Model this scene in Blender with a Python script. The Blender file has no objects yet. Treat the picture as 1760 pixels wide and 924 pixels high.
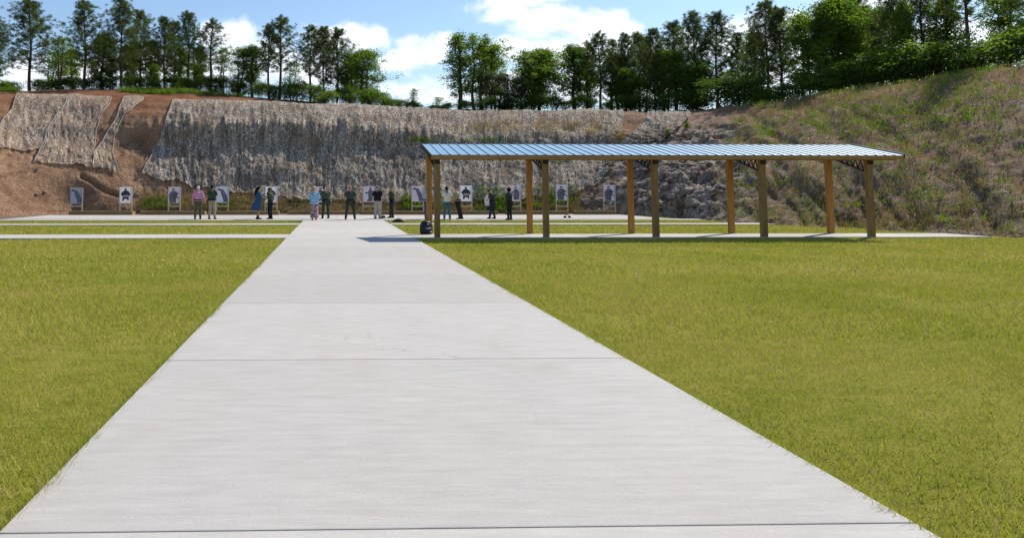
import bpy, bmesh, math, random
import numpy as np
from mathutils import Vector, Matrix, Euler
R = math.radians
random.seed(7); rng = np.random.default_rng(11)
scn = bpy.context.scene
C = scn.collection
# ------------------------------------------------------------------ camera
YAW, PITCH, FPX, CAMZ = R(1.385), math.atan(77/1200), 1200.0, 1.5
cd = bpy.data.cameras.new('camera'); cam = bpy.data.objects.new('camera', cd); C.objects.link(cam)
scn.camera = cam
cam.location = (0, 0, CAMZ); cam.rotation_euler = (R(90)+PITCH, 0, -YAW)
cd.sensor_width = 36; cd.lens = 36*FPX/1760
cd.shift_x = (880-600)/1760; cd.shift_y = -(462-251)/1760
cd.clip_end = 6000; cd.clip_start = .05
# ------------------------------------------------------------------ sun, sky, exposure
SUN = Vector((.75, .65, 1.0)).normalized()
sl = bpy.data.lights.new('sun', 'SUN'); so = bpy.data.objects.new('sun', sl); C.objects.link(so)
sl.energy = 4.2; sl.angle = R(.53); sl.color = (1, .94, .84)
so.rotation_euler = SUN.to_track_quat('Z', 'Y').to_euler()
so.location = (20, 5, 40)
scn.view_settings.view_transform = 'Standard'; scn.view_settings.look = 'None'
scn.view_settings.exposure = 0.45; scn.view_settings.gamma = 1
w = bpy.data.worlds.new('World'); scn.world = w; w.use_nodes = True
nt = w.node_tree; nt.nodes.clear(); N = nt.nodes.new; L = nt.links.new
def vm(op, a, b=None):
    n = N('ShaderNodeVectorMath'); n.operation = op
    for i, v in enumerate((a, b)):
        if v is None: continue
        if isinstance(v, (tuple, list)): n.inputs[i].default_value = v
        else: L(v, n.inputs[i])
    return n.outputs['Value'] if op in ('LENGTH', 'DOT_PRODUCT') else n.outputs[0]
def mm(op, a, b=None, c=None, clamp=False):
    n = N('ShaderNodeMath'); n.operation = op; n.use_clamp = clamp
    for i, v in enumerate((a, b, c)):
        if v is None: continue
        if isinstance(v, (int, float)): n.inputs[i].default_value = v
        else: L(v, n.inputs[i])
    return n.outputs[0]
sky = N('ShaderNodeTexSky'); sky.sky_type = 'NISHITA'; sky.sun_disc = False
sky.sun_elevation = math.asin(SUN.z); sky.sun_rotation = math.atan2(SUN.x, SUN.y)
sky.air_density = 1.3; sky.dust_density = .3; sky.ozone_density = 3.0; sky.altitude = 200
tc = N('ShaderNodeTexCoord'); sp = N('ShaderNodeSeparateXYZ'); L(tc.outputs['Generated'], sp.inputs[0])
yy = mm('MAXIMUM', sp.outputs[1], .08)
uu = mm('DIVIDE', sp.outputs[0], yy); vv = mm('DIVIDE', sp.outputs[2], yy)
cb = N('ShaderNodeCombineXYZ'); L(uu, cb.inputs[0]); L(vv, cb.inputs[1]); uv = cb.outputs[0]
def noise(vec, sc, det=6, rough=.6, dist=0):
    n = N('ShaderNodeTexNoise'); n.inputs['Scale'].default_value = sc; n.inputs['Detail'].default_value = det
    n.inputs['Roughness'].default_value = rough; n.inputs['Distortion'].default_value = dist
    L(vec, n.inputs['Vector']); return n
nz = noise(uv, 9, 8, .62, .3)
wob = vm('SCALE', vm('SUBTRACT', nz.outputs['Color'], (.5, .5, .5))); wob.node.inputs['Scale'].default_value = .07
uvw = vm('ADD', uv, wob)
CL = [  # photo px centre, radii, gain : the cumulus seen in the photograph
 (392,55,62,30,1),(365,42,26,14,1),(300,120,190,40,.9),(60,130,90,34,.9),(140,120,70,30,.8),(430,105,90,46,1),
 (600,62,68,26,1.0),(560,80,40,34,.9),(640,60,30,20,.9),(540,120,80,40,.8),(725,82,48,30,1.1),(690,100,50,22,1),(765,62,24,18,.8),
 (905,85,78,28,1.1),(960,38,80,26,1),(1035,48,80,30,1.1),(870,18,55,20,.75),(900,2,90,14,.8),(1000,90,120,30,1),(1120,70,60,22,.9),(1190,60,40,30,.8),
 (770,170,90,16,.9),(1000,150,240,36,.85),(1350,30,110,26,.9),(1300,70,160,30,1),(1560,-10,130,26,.9),(1690,60,120,40,.9),(1480,120,260,40,.8),(690,150,60,16,.5)]
acc = None
for (px, py, rx, ry, g) in CL:
    u = (px-571)/1200; v = (328-py)/1200
    d = vm('LENGTH', vm('MULTIPLY', vm('SUBTRACT', uvw, (u, v, 0)), (1200/rx, 1200/ry, 0)))
    m = mm('MULTIPLY', mm('SUBTRACT', 1.15, d), g)
    acc = m if acc is None else mm('SMOOTH_MAX', acc, m, .25)
nz2 = noise(uv, 34, 7, .62)
dens = mm('ADD', acc, mm('MULTIPLY', mm('SUBTRACT', nz2.outputs[0], .5), 1.1))
mr = N('ShaderNodeMapRange'); mr.interpolation_type = 'SMOOTHERSTEP'; mr.clamp = True
L(dens, mr.inputs[0]); mr.inputs[1].default_value = -.14; mr.inputs[2].default_value = .68
mask = mm('MULTIPLY', mr.outputs[0], .9)
nz3 = noise(vm('MULTIPLY', uv, (1, 2.2, 1)), 13, 5, .6)
cr = N('ShaderNodeValToRGB'); L(nz3.outputs[0], cr.inputs[0])
cr.color_ramp.elements[0].position = .33; cr.color_ramp.elements[0].color = (6.4, 7.1, 8.3, 1)
cr.color_ramp.elements[1].position = .55; cr.color_ramp.elements[1].color = (9.3, 9.6, 10, 1)
tint = N('ShaderNodeMix'); tint.data_type = 'RGBA'; tint.blend_type = 'MULTIPLY'; tint.inputs[0].default_value = 1
L(sky.outputs[0], tint.inputs[6]); tint.inputs[7].default_value = (.98, 1.0, 1.06, 1)
mx = N('ShaderNodeMix'); mx.data_type = 'RGBA'
L(mask, mx.inputs[0]); L(tint.outputs[2], mx.inputs[6]); L(cr.outputs[0], mx.inputs[7])
bg = N('ShaderNodeBackground'); bg.inputs['Strength'].default_value = .1; L(mx.outputs[2], bg.inputs[0])
wo = N('ShaderNodeOutputWorld'); L(bg.outputs[0], wo.inputs[0])
try:
    w.cycles.sampling_method = 'MANUAL'; w.cycles.sample_map_resolution = 512
except Exception: pass
# ------------------------------------------------------------------ picture measurements -> world points
_f = np.array([math.sin(YAW)*math.cos(PITCH), math.cos(YAW)*math.cos(PITCH), math.sin(PITCH)])
_r = np.array([math.cos(YAW), -math.sin(YAW), 0.]); _u = np.cross(_r, _f)
def ray(px, py): return _f*FPX + _r*(px-600) + _u*(251-py)
def atY(px, py, Y): d = ray(px, py); return Vector((d[0]*Y/d[1], Y, CAMZ+d[2]*Y/d[1]))
def atG(px, py, z=0.): d = ray(px, py); s = (z-CAMZ)/d[2]; return Vector((d[0]*s, d[1]*s, z))
def proj(P):
    q = np.asarray(P)-np.array([0, 0, CAMZ]); dz = q@_f
    return 600+FPX*(q@_r)/dz, 251-FPX*(q@_u)/dz
# ------------------------------------------------------------------ helpers
def tag(o, label=None, cat=None, group=None, kind=None):
    if label: o['label'] = label
    if cat: o['category'] = cat
    if group: o['group'] = group
    if kind: o['kind'] = kind
    return o
def empty(name, loc, rz=0, label=None, cat=None, group=None):
    o = bpy.data.objects.new(name, None); C.objects.link(o); o.location = loc; o.rotation_euler = (0, 0, rz)
    o.empty_display_size = .2
    return tag(o, label, cat, group)
def mesh_np(name, V, F, mat, parent=None, smooth=False):
    """V (n,3), F (m,k) arrays, all faces with the same number of corners"""
    V = np.ascontiguousarray(V, dtype=np.float32); F = np.ascontiguousarray(F, dtype=np.int32)
    me = bpy.data.meshes.new(name); me.vertices.add(len(V)); me.vertices.foreach_set('co', V.ravel())
    m, k = F.shape; me.loops.add(m*k); me.loops.foreach_set('vertex_index', F.ravel())
    me.polygons.add(m); me.polygons.foreach_set('loop_start', np.arange(0, m*k, k, dtype=np.int32))
    me.polygons.foreach_set('loop_total', np.full(m, k, dtype=np.int32))
    me.polygons.foreach_set('use_smooth', np.full(m, smooth))
    me.update(calc_edges=True)
    if mat: me.materials.append(mat)
    o = bpy.data.objects.new(name, me); C.objects.link(o)
    if parent: o.parent = parent
    return o
class G:
    """collects shapes, links them as ONE mesh"""
    def __init__(s): s.v = []; s.f = []
    def add(s, v, f):
        b = len(s.v); s.v += [tuple(p) for p in v]; s.f += [tuple(i+b for i in q) for q in f]; return s
    def rings(s, rings, cap=True):
        n = len(rings[0]); v = [p for r in rings for p in r]; f = []
        for i in range(len(rings)-1):
            for j in range(n):
                k = (j+1) % n; f.append((i*n+j, i*n+k, (i+1)*n+k, (i+1)*n+j))
        if cap: f.append(tuple(range(n))[::-1]); f.append(tuple((len(rings)-1)*n+j for j in range(n)))
        return s.add(v, f)
    def tube(s, pts, rad, n=8, round_ends=False):
        pts = [Vector(p) for p in pts]
        if isinstance(rad, (int, float)): rad = [rad]*len(pts)
        rad = list(rad)
        if round_ends:
            d0 = (pts[0]-pts[1]).normalized(); d1 = (pts[-1]-pts[-2]).normalized()
            pts = [pts[0]+d0*rad[0]*.9, pts[0]+d0*rad[0]*.55]+pts+[pts[-1]+d1*rad[-1]*.55, pts[-1]+d1*rad[-1]*.9]
            rad = [rad[0]*.35, rad[0]*.8]+rad+[rad[-1]*.8, rad[-1]*.35]
        rs = []; up = None
        for i, p in enumerate(pts):
            d = (pts[min(i+1, len(pts)-1)]-pts[max(i-1, 0)]).normalized()
            if up is None: up = d.orthogonal().normalized()
            a = (up-d*up.dot(d)); a = a.normalized() if a.length > 1e-5 else d.orthogonal().normalized()
            up = a; b = d.cross(a)
            rs.append([p+(a*math.cos(t)+b*math.sin(t))*rad[i] for t in [2*math.pi*j/n for j in range(n)]])
        return s.rings(rs)
    def loft(s, secs, n=14):
        """secs: (x, y, z, rx, ry) horizontal ellipses, from bottom to top"""
        return s.rings([[(x+rx*math.cos(t), y+ry*math.sin(t), z) for t in [2*math.pi*j/n for j in range(n)]] for (x, y, z, rx, ry) in secs])
    def ball(s, c, r, n=10, m=6, M=None):
        if isinstance(r, (int, float)): r = (r, r, r)
        rs = []
        for i in range(m+1):
            a = -math.pi/2+math.pi*min(max(i/m, .03), .97)
            ring = [Vector((r[0]*math.cos(a)*math.cos(t), r[1]*math.cos(a)*math.sin(t), r[2]*math.sin(a))) for t in [2*math.pi*j/n for j in range(n)]]
            rs.append([Vector(c)+(M@p if M else p) for p in ring])
        return s.rings(rs)
    def box(s, a, b, M=None):
        x0, y0, z0 = a; x1, y1, z1 = b
        v = [Vector(p) for p in ((x0,y0,z0),(x1,y0,z0),(x1,y1,z0),(x0,y1,z0),(x0,y0,z1),(x1,y0,z1),(x1,y1,z1),(x0,y1,z1))]
        if M: v = [M@p for p in v]
        return s.add(v, [(0,3,2,1),(4,5,6,7),(0,1,5,4),(1,2,6,5),(2,3,7,6),(3,0,4,7)])
    def beam(s, p, q, wx, wz):
        p = Vector(p); q = Vector(q); d = q-p; M = Matrix.Translation(p)@d.to_track_quat('X', 'Z').to_matrix().to_4x4()
        return s.box((0, -wx/2, -wz/2), (d.length, wx/2, wz/2), M)
    def poly(s, pts, y0, y1):
        """extrude an outline drawn in x,z between two y"""
        n = len(pts)
        v = [(x, y0, z) for x, z in pts]+[(x, y1, z) for x, z in pts]
        return s.add(v, [tuple(range(n)), tuple(range(2*n-1, n-1, -1))]+[(i, i+n, (i+1) % n+n, (i+1) % n) for i in range(n)])
    def mesh(s, name, mat):
        me = bpy.data.meshes.new(name); me.from_pydata([tuple(p) for p in s.v], [], s.f); me.update()
        bm = bmesh.new(); bm.from_mesh(me); bmesh.ops.recalc_face_normals(bm, faces=bm.faces); bm.to_mesh(me); bm.free()
        if mat: me.materials.append(mat)
        return me
    def build(s, name, mat, parent=None, smooth=False, bevel=0):
        me = s.mesh(name, mat)
        if bevel:
            bm = bmesh.new(); bm.from_mesh(me); bmesh.ops.bevel(bm, geom=list(bm.edges), offset=bevel, segments=2, affect='EDGES', profile=.6)
            bm.to_mesh(me); bm.free()
        if smooth: me.polygons.foreach_set('use_smooth', [True]*len(me.polygons))
        o = bpy.data.objects.new(name, me); C.objects.link(o)
        if parent: o.parent = parent
        return o
    def remeshed(s, name, mat, vox, parent=None, sm=4, keep=None):
        """melt the collected shapes into one continuous skin; keep = extra G appended unmelted"""
        me = s.mesh(name, mat); o = bpy.data.objects.new('tmp', me); C.objects.link(o)
        m = o.modifiers.new('r', 'REMESH'); m.mode = 'VOXEL'; m.voxel_size = vox; m.use_smooth_shade = True
        if sm: m2 = o.modifiers.new('s', 'SMOOTH'); m2.iterations = sm; m2.factor = .5
        dg = bpy.context.evaluated_depsgraph_get(); dg.update()
        me2 = bpy.data.meshes.new_from_object(o.evaluated_get(dg)); bpy.data.objects.remove(o)
        me2.name = name
        if keep:
            bm = bmesh.new(); bm.from_mesh(me2); bm.from_mesh(keep.mesh('k', None)); bm.to_mesh(me2); bm.free()
        me2.materials.clear(); me2.materials.append(mat)
        me2.polygons.foreach_set('use_smooth', [True]*len(me2.polygons))
        o = bpy.data.objects.new(name, me2); C.objects.link(o)
        if parent: o.parent = parent
        return o
def vnoise(x, y, seed=0):
    xi = np.floor(x).astype(np.int64); yi = np.floor(y).astype(np.int64); xf = x-xi; yf = y-yi
    def h(a, b):
        n = (a*374761393+b*668265263+seed*974634777) & 0x7fffffff
        n = ((n ^ (n >> 13))*1274126177) & 0x7fffffff
        return ((n ^ (n >> 16)) & 0xffff)/65535.
    s = xf*xf*(3-2*xf); t = yf*yf*(3-2*yf)
    return (h(xi, yi)*(1-s)+h(xi+1, yi)*s)*(1-t)+(h(xi, yi+1)*(1-s)+h(xi+1, yi+1)*s)*t
def fbm(x, y, o=4, seed=0, g=.5):
    a = 1; s = 0; t = 0
    for i in range(o): s = s+a*(vnoise(x*2**i+i*17.3, y*2**i+i*9.1, seed+i)*2-1); t += a; a *= g
    return s/t
# ------------------------------------------------------------------ materials
class NB:
    def __init__(s, name):
        s.m = bpy.data.materials.new(name); s.m.use_nodes = True; s.t = s.m.node_tree; s.t.nodes.clear()
        s.o = s.t.nodes.new('ShaderNodeOutputMaterial'); s.b = s.t.nodes.new('ShaderNodeBsdfPrincipled')
        s.t.links.new(s.b.outputs[0], s.o.inputs[0]); s.tc = s.t.nodes.new('ShaderNodeTexCoord')
    def l(s, a, b): s.t.links.new(a, b)
    def n(s, k): return s.t.nodes.new(k)
    def co(s, kind='Object', sc=(1, 1, 1)):
        if kind == 'World': g = s.n('ShaderNodeNewGeometry').outputs['Position']
        else: g = s.tc.outputs[kind]
        m = s.n('ShaderNodeMapping'); s.l(g, m.inputs[0]); m.inputs['Scale'].default_value = sc; return m.outputs[0]
    def noise(s, v, sc, det=5, rough=.6, dist=0):
        n = s.n('ShaderNodeTexNoise'); s.l(v, n.inputs['Vector']); n.inputs['Scale'].default_value = sc
        n.inputs['Detail'].default_value = det; n.inputs['Roughness'].default_value = rough; n.inputs['Distortion'].default_value = dist
        return n.outputs[0]
    def ramp(s, f, st):
        n = s.n('ShaderNodeValToRGB'); s.l(f, n.inputs[0]); e = n.color_ramp.elements
        while len(e) < len(st): e.new(.5)
        for i, (p, c) in enumerate(st):
            e[i].position = p; e[i].color = (c, c, c, 1) if isinstance(c, (int, float)) else (*c, 1)
        return n.outputs[0]
    def mix(s, f, a, b, mode='MIX'):
        n = s.n('ShaderNodeMix'); n.data_type = 'RGBA'; n.blend_type = mode
        if isinstance(f, (int, float)): n.inputs[0].default_value = f
        else: s.l(f, n.inputs[0])
        for k, c in ((6, a), (7, b)):
            if isinstance(c, (tuple, list)): n.inputs[k].default_value = (*c[:3], 1)
            else: s.l(c, n.inputs[k])
        return n.outputs[2]
    def math(s, op, a, b=0.):
        n = s.n('ShaderNodeMath'); n.operation = op
        for i, v in enumerate((a, b)):
            if isinstance(v, (int, float)): n.inputs[i].default_value = v
            else: s.l(v, n.inputs[i])
        return n.outputs[0]
    def bump(s, h, st=.3, d=.02):
        n = s.n('ShaderNodeBump'); n.inputs['Strength'].default_value = st; n.inputs['Distance'].default_value = d
        s.l(h, n.inputs['Height']); s.l(n.outputs[0], s.b.inputs['Normal'])
    def col(s, c, rough=.8, spec=.3, metal=0):
        if isinstance(c, (tuple, list)): s.b.inputs['Base Color'].default_value = (*c[:3], 1)
        else: s.l(c, s.b.inputs['Base Color'])
        s.b.inputs['Roughness'].default_value = rough; s.b.inputs['Specular IOR Level'].default_value = spec
        s.b.inputs['Metallic'].default_value = metal; return s
    def attr(s, name):
        n = s.n('ShaderNodeAttribute'); n.attribute_name = name; return n.outputs['Fac']
def cloth(name, c, var=.25, rough=.9, spec=.1, sc=9):
    b = NB(name); n = b.noise(b.co('Object'), sc, 4)
    k = b.ramp(n, [(.3, tuple(x*(1-var) for x in c)), (.7, tuple(min(1, x*(1+var)) for x in c))])
    b.col(k, rough, spec); b.bump(b.noise(b.co('Object'), 14, 3), .5, .02); return b.m
def concrete(name, base=(.60, .565, .52)):
    b = NB(name); p = b.co('World')
    big = b.noise(p, .55, 5, .6); med = b.noise(b.co('World', (1.2, 7, 1)), 2.2, 6, .65); fine = b.noise(p, 60, 4, .7)
    c = b.mix(b.ramp(big, [(.35, 0), (.7, 1)]), tuple(x*.93 for x in base), base)
    c = b.mix(b.math('MULTIPLY', b.ramp(b.noise(b.co('World', (.5, .18, 1)), 1.3, 4), [(.5, 0), (.72, 1)]), .4), c, (base[0]*.95, base[1]*.82, base[2]*.72))
    c = b.mix(.5, c, b.ramp(med, [(.3, .58), (.7, .9)]), 'MULTIPLY')
    c = b.mix(.35, c, b.ramp(fine, [(.3, .55), (.75, 1.0)]), 'MULTIPLY')
    geo = b.n('ShaderNodeNewGeometry'); c = b.mix(1, c, b.ramp(geo.outputs['Random Per Island'], [(0, .86), (1, 1.05)]), 'MULTIPLY')
    vo = b.n('ShaderNodeTexVoronoi'); vo.feature = 'DISTANCE_TO_EDGE'; vo.inputs['Scale'].default_value = .42
    wv = b.n('ShaderNodeVectorMath'); wv.operation = 'ADD'; b.l(p, wv.inputs[0]); nn_ = b.n('ShaderNodeTexNoise'); b.l(p, nn_.inputs['Vector']); nn_.inputs['Scale'].default_value = 2.3; nn_.inputs['Detail'].default_value = 6
    b.l(nn_.outputs['Color'], wv.inputs[1]); b.l(wv.outputs[0], vo.inputs['Vector'])
    crk = b.math('MULTIPLY', b.ramp(vo.outputs['Distance'], [(.0, 1), (.0035, 0)]), b.ramp(b.noise(p, .23, 2), [(.53, 0), (.57, 1)]))
    c = b.mix(b.math('MULTIPLY', crk, .6), c, (.12, .11, .1))
    tr_ = b.ramp(b.noise(b.co('World', (2.2, .05, 1)), 1.0, 5, .6), [(.5, 0), (.7, 1)]); c = b.mix(b.math('MULTIPLY', tr_, .5), c, tuple(x*.72 for x in base))
    wt = b.ramp(b.noise(b.co('World', (1, .6, 1)), .9, 7, .7), [(.55, 0), (.66, 1)]); c = b.mix(b.math('MULTIPLY', wt, .38), c, (.36, .32, .28))
    dots = b.ramp(b.noise(p, 3.4, 8, .75), [(.68, 0), (.76, 1)])
    c = b.mix(b.math('MULTIPLY', dots, .35), c, (.3, .27, .24))
    b.col(c, .85, .25)
    br = b.noise(b.co('World', (1.5, 130, 1)), 1.0, 3, .5)
    b.bump(b.math('ADD', b.math('MULTIPLY', br, 1.0), b.math('MULTIPLY', fine, .7)), .35, .004); return b.m
def wood(name, c1, c2, sc=(14, 14, 1.2)):
    b = NB(name); p = b.co('Object', sc); n = b.noise(p, 2.2, 6, .65, .4); k = b.noise(b.co('Object'), 1.1, 3)
    c = b.mix(b.ramp(n, [(.3, 0), (.72, 1)]), c1, c2); c = b.mix(.5, c, b.ramp(k, [(.3, .65), (.7, 1.0)]), 'MULTIPLY')
    b.col(c, .75, .2); b.bump(n, .4, .01); return b.m
def foliage(name, dark, lite, tr=.35, rnd=.35):
    b = NB(name); oi = b.n('ShaderNodeObjectInfo'); n = b.noise(b.co('Object'), 1.1, 4, .6); n2 = b.noise(b.co('Object'), 7, 3)
    f = b.math('ADD', b.math('MULTIPLY', n, .7), b.math('MULTIPLY', n2, .45))
    c = b.ramp(f, [(.38, dark), (.75, lite)])
    c = b.mix(b.math('MULTIPLY', oi.outputs['Random'], rnd), c, tuple((a*.6 if i == 0 else a*.75) for i, a in enumerate(dark)))
    b.col(c, .55, .25)
    t = b.n('ShaderNodeBsdfTranslucent'); c2 = b.mix(1, c, (1.15, 1.3, .5), 'MULTIPLY'); b.l(c2, t.inputs[0])
    s = b.n('ShaderNodeMixShader'); s.inputs[0].default_value = tr; b.l(b.b.outputs[0], s.inputs[1]); b.l(t.outputs[0], s.inputs[2]); b.l(s.outputs[0], b.o.inputs[0])
    return b.m
M = {}
M['concrete'] = concrete('concrete'); M['concrete_joint'] = NB('joint').col((.3, .28, .26), .95).m
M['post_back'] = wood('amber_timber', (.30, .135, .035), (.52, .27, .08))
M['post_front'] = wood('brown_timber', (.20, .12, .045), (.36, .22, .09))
M['fascia'] = wood('fascia_timber', (.30, .16, .06), (.5, .28, .11), (1.2, 14, 14))
M['box_timber'] = wood('box_timber', (.30, .17, .06), (.55, .34, .13), (1.2, 14, 14))
M['lath'] = wood('pale_lath', (.52, .40, .24), (.72, .60, .42))
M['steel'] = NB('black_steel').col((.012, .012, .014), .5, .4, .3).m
b = NB('blue_roof_paint'); n = b.noise(b.co('Object', (1, .25, 1)), 3, 4)
b.col(b.ramp(n, [(.3, (.18, .33, .45)), (.7, (.23, .39, .51))]), .42, .4, .0); M['roof'] = b.m
M['roof_under'] = NB('galvanised_underside').col((.3, .3, .3), .5, .4, .4).m
def paper(name, c):
    b = NB(name); k = b.ramp(b.noise(b.co('Object'), 4, 4), [(.3, tuple(x*.93 for x in c)), (.7, c)]); b.col(k, .8, .2)
    t = b.n('ShaderNodeBsdfTranslucent'); b.l(k, t.inputs[0]); s = b.n('ShaderNodeMixShader'); s.inputs[0].default_value = .45
    b.l(b.b.outputs[0], s.inputs[1]); b.l(t.outputs[0], s.inputs[2]); b.l(s.outputs[0], b.o.inputs[0]); return b.m
M['paper'] = paper('white_paper', (.90, .90, .93)); M['paper_grey'] = paper('grey_paper', (.48, .52, .60))
M['paper_lilac'] = paper('lilac_paper', (.74, .70, .76)); M['paper_blue'] = paper('pale_blue_paper', (.70, .75, .82))
M['ink_dark'] = cloth('dark_print', (.05, .055, .07), .5, sc=16); M['ink_mid'] = cloth('grey_print', (.15, .15, .18), .5, sc=16)
M['ink_blue'] = cloth('blue_print', (.13, .15, .24), .4, sc=12); M['ink_skin'] = cloth('skin_print', (.28, .17, .13), .3, sc=16)
M['ink_pale'] = cloth('pale_print', (.4, .4, .42), .3, sc=16)
# grass
b = NB('lawn_blades'); p = b.co('World'); n1 = b.noise(p, .35, 4, .6); n2 = b.noise(b.co('World', (1, 2, 1)), 3.1, 5, .65)
geo = b.n('ShaderNodeNewGeometry')
c = b.ramp(b.math('ADD', b.math('MULTIPLY', n1, .5), b.math('MULTIPLY', n2, .5)), [(.36, (.32, .36, .03)), (.5, (.43, .44, .055)), (.66, (.52, .44, .11))])
c = b.mix(.6, c, b.ramp(geo.outputs['Random Per Island'], [(0, .7), (1, 1.25)]), 'MULTIPLY')
dry = b.ramp(geo.outputs['Random Per Island'], [(.86, 0), (.9, 1)]); c = b.mix(dry, c, (.46, .36, .15))
b.col(c, .6, .2); t = b.n('ShaderNodeBsdfTranslucent'); b.l(c, t.inputs[0]); s = b.n('ShaderNodeMixShader'); s.inputs[0].default_value = .35
b.l(b.b.outputs[0], s.inputs[1]); b.l(t.outputs[0], s.inputs[2]); b.l(s.outputs[0], b.o.inputs[0]); M['blades'] = b.m
b = NB('lawn_ground'); p = b.co('World'); n1 = b.noise(p, .35, 4, .6); n2 = b.noise(b.co('World', (1, 2, 1)), 3.1, 5, .65); n3 = b.noise(p, 45, 4, .7)
c = b.ramp(b.math('ADD', b.math('MULTIPLY', n1, .5), b.math('MULTIPLY', n2, .5)), [(.36, (.20, .21, .025)), (.5, (.28, .265, .042)), (.66, (.36, .29, .08))])
c = b.mix(.6, c, b.ramp(n3, [(.3, .35), (.7, 1.1)]), 'MULTIPLY'); b.col(c, .95, .05); b.bump(n3, .8, .03); M['lawn'] = b.m
b = NB('dark_gravel'); p = b.co('World'); n3 = b.noise(p, 30, 5, .7)
b.col(b.mix(b.ramp(b.noise(p, 1.2, 4), [(.4, 0), (.65, 1)]), b.ramp(n3, [(.3, (.05, .045, .045)), (.7, (.2, .18, .17))]), (.2, .13, .085)), .95, .1); b.bump(n3, .7, .03); M['gravel'] = b.m
# berm soil: zone attributes say where the bank is clay, red topsoil, grey rubble
b = NB('bank_soil'); p = b.co('World'); n1 = b.noise(p, .9, 6, .65); n2 = b.noise(p, 7, 6, .7); n3 = b.noise(p, 2.6, 5, .6, .6)
clay = b.mix(b.ramp(n1, [(.35, 0), (.65, 1)]), (.21, .12, .07), (.40, .25, .155))
red = b.mix(b.ramp(n1, [(.35, 0), (.65, 1)]), (.19, .075, .035), (.30, .145, .08))
rub = b.mix(b.ramp(n3, [(.38, 0), (.62, 1)]), (.15, .115, .088), (.50, .42, .34))
rub = b.mix(b.ramp(n1, [(.5, 0), (.62, 1)]), rub, (.13, .065, .04))
scrub = b.mix(b.ramp(n3, [(.4, 0), (.6, 1)]), (.13, .09, .045), (.24, .16, .07))
c = b.mix(b.attr('z_red'), clay, red); c = b.mix(b.attr('z_scrub'), c, scrub); c = b.mix(b.attr('z_rub'), c, rub)
c = b.mix(.75, c, b.ramp(n2, [(.32, .35), (.62, 1.15)]), 'MULTIPLY'); b.col(c, .95, .08)
b.bump(b.math('ADD', n2, b.math('MULTIPLY', n3, .6)), 1.0, .12); M['soil'] = b.m
def netmat(name, lite, dark, soil):
    b = NB(name); u = b.tc.outputs['UV']
    def mp(sc):
        m = b.n('ShaderNodeMapping'); b.l(u, m.inputs[0]); m.inputs['Scale'].default_value = sc; return m.outputs[0]
    st = b.noise(mp((3.2, .45, 1)), 1.0, 6, .7, .4); fi = b.noise(mp((11, 3.4, 1)), 1.0, 7, .8); bg_ = b.noise(mp((.5, .7, 1)), 1.0, 4, .6)
    c = b.mix(b.ramp(fi, [(.45, 0), (.56, 1)]), dark, lite)
    c = b.mix(b.math('MULTIPLY', b.ramp(st, [(.42, 1), (.56, 0)]), .7), c, dark)
    fb = b.noise(mp((1.1, .12, 1)), 1.0, 3, .5, .3); c = b.mix(b.math('MULTIPLY', b.ramp(fb, [(.5, 0), (.6, 1)]), .16), c, tuple(x*1.05 for x in lite)); c = b.mix(b.math('MULTIPLY', b.ramp(fb, [(.36, 1), (.46, 0)]), .14), c, dark)
    c = b.mix(b.math('MULTIPLY', b.ramp(bg_, [(.46, 0), (.68, 1)]), .6), c, soil)
    c = b.mix(b.math('MULTIPLY', b.attr('ochre'), b.ramp(fi, [(.3, .9), (.7, .35)])), c, (.36, .21, .06))
    b.col(c, .95, .05); b.bump(b.math('ADD', fi, b.math('MULTIPLY', st, .8)), .8, .05)
    # open mesh: ragged holes through which the soil shows
    ho = b.ramp(b.noise(mp((13, 6, 1)), 1.7, 5, .75), [(.43, 0), (.48, 1)])
    tr = b.n('ShaderNodeBsdfTransparent'); s = b.n('ShaderNodeMixShader'); b.l(ho, s.inputs[0]); b.l(tr.outputs[0], s.inputs[1]); b.l(b.b.outputs[0], s.inputs[2])
    b.l(s.outputs[0], b.o.inputs[0]); return b.m
M['net'] = netmat('weathered_netting', (.76, .655, .53), (.085, .064, .047), (.22, .15, .095))
M['net_tan'] = netmat('tan_netting', (.72, .59, .46), (.14, .095, .065), (.27, .165, .10))
b = NB('net_seam'); n = b.noise(b.co('World'), 14, 4); b.col(b.ramp(n, [(.3, (.26, .23, .19)), (.7, (.52, .47, .4))]), .95, .05); M['seam'] = b.m
b = NB('bark'); n = b.noise(b.co('Object', (6, 6, 1.5)), 2, 5, .7); b.col(b.ramp(n, [(.3, (.035, .026, .02)), (.7, (.13, .095, .075))]), .95, .1); b.bump(n, .8, .05); M['bark'] = b.m
M['pine'] = foliage('pine_needles', (.045, .066, .024), (.13, .165, .05), .45)
M['leaf'] = foliage('broad_leaves', (.075, .12, .018), (.19, .28, .035), .6)
M['leaf_dark'] = foliage('dark_broad_leaves', (.045, .08, .016), (.12, .19, .03), .55)
M['leaf_grey'] = foliage('grey_twiggy_leaves', (.05, .055, .03), (.10, .115, .055), .3)
M['weed'] = foliage('bright_weeds', (.08, .13, .015), (.22, .32, .03), .4)
M['dry'] = foliage('dry_grass', (.20, .135, .06), (.38, .28, .14), .3)
b = NB('rock'); n = b.noise(b.co('Object'), 2.2, 6, .7); n2 = b.noise(b.co('Object'), 9, 5, .7)
c = b.mix(b.ramp(n, [(.35, 0), (.65, 1)]), (.15, .115, .09), (.42, .36, .31)); c = b.mix(.6, c, b.ramp(n2, [(.3, .5), (.7, 1.1)]), 'MULTIPLY'); b.col(c, .9, .15); b.bump(n2, .8, .05); M['rock'] = b.m
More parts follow.
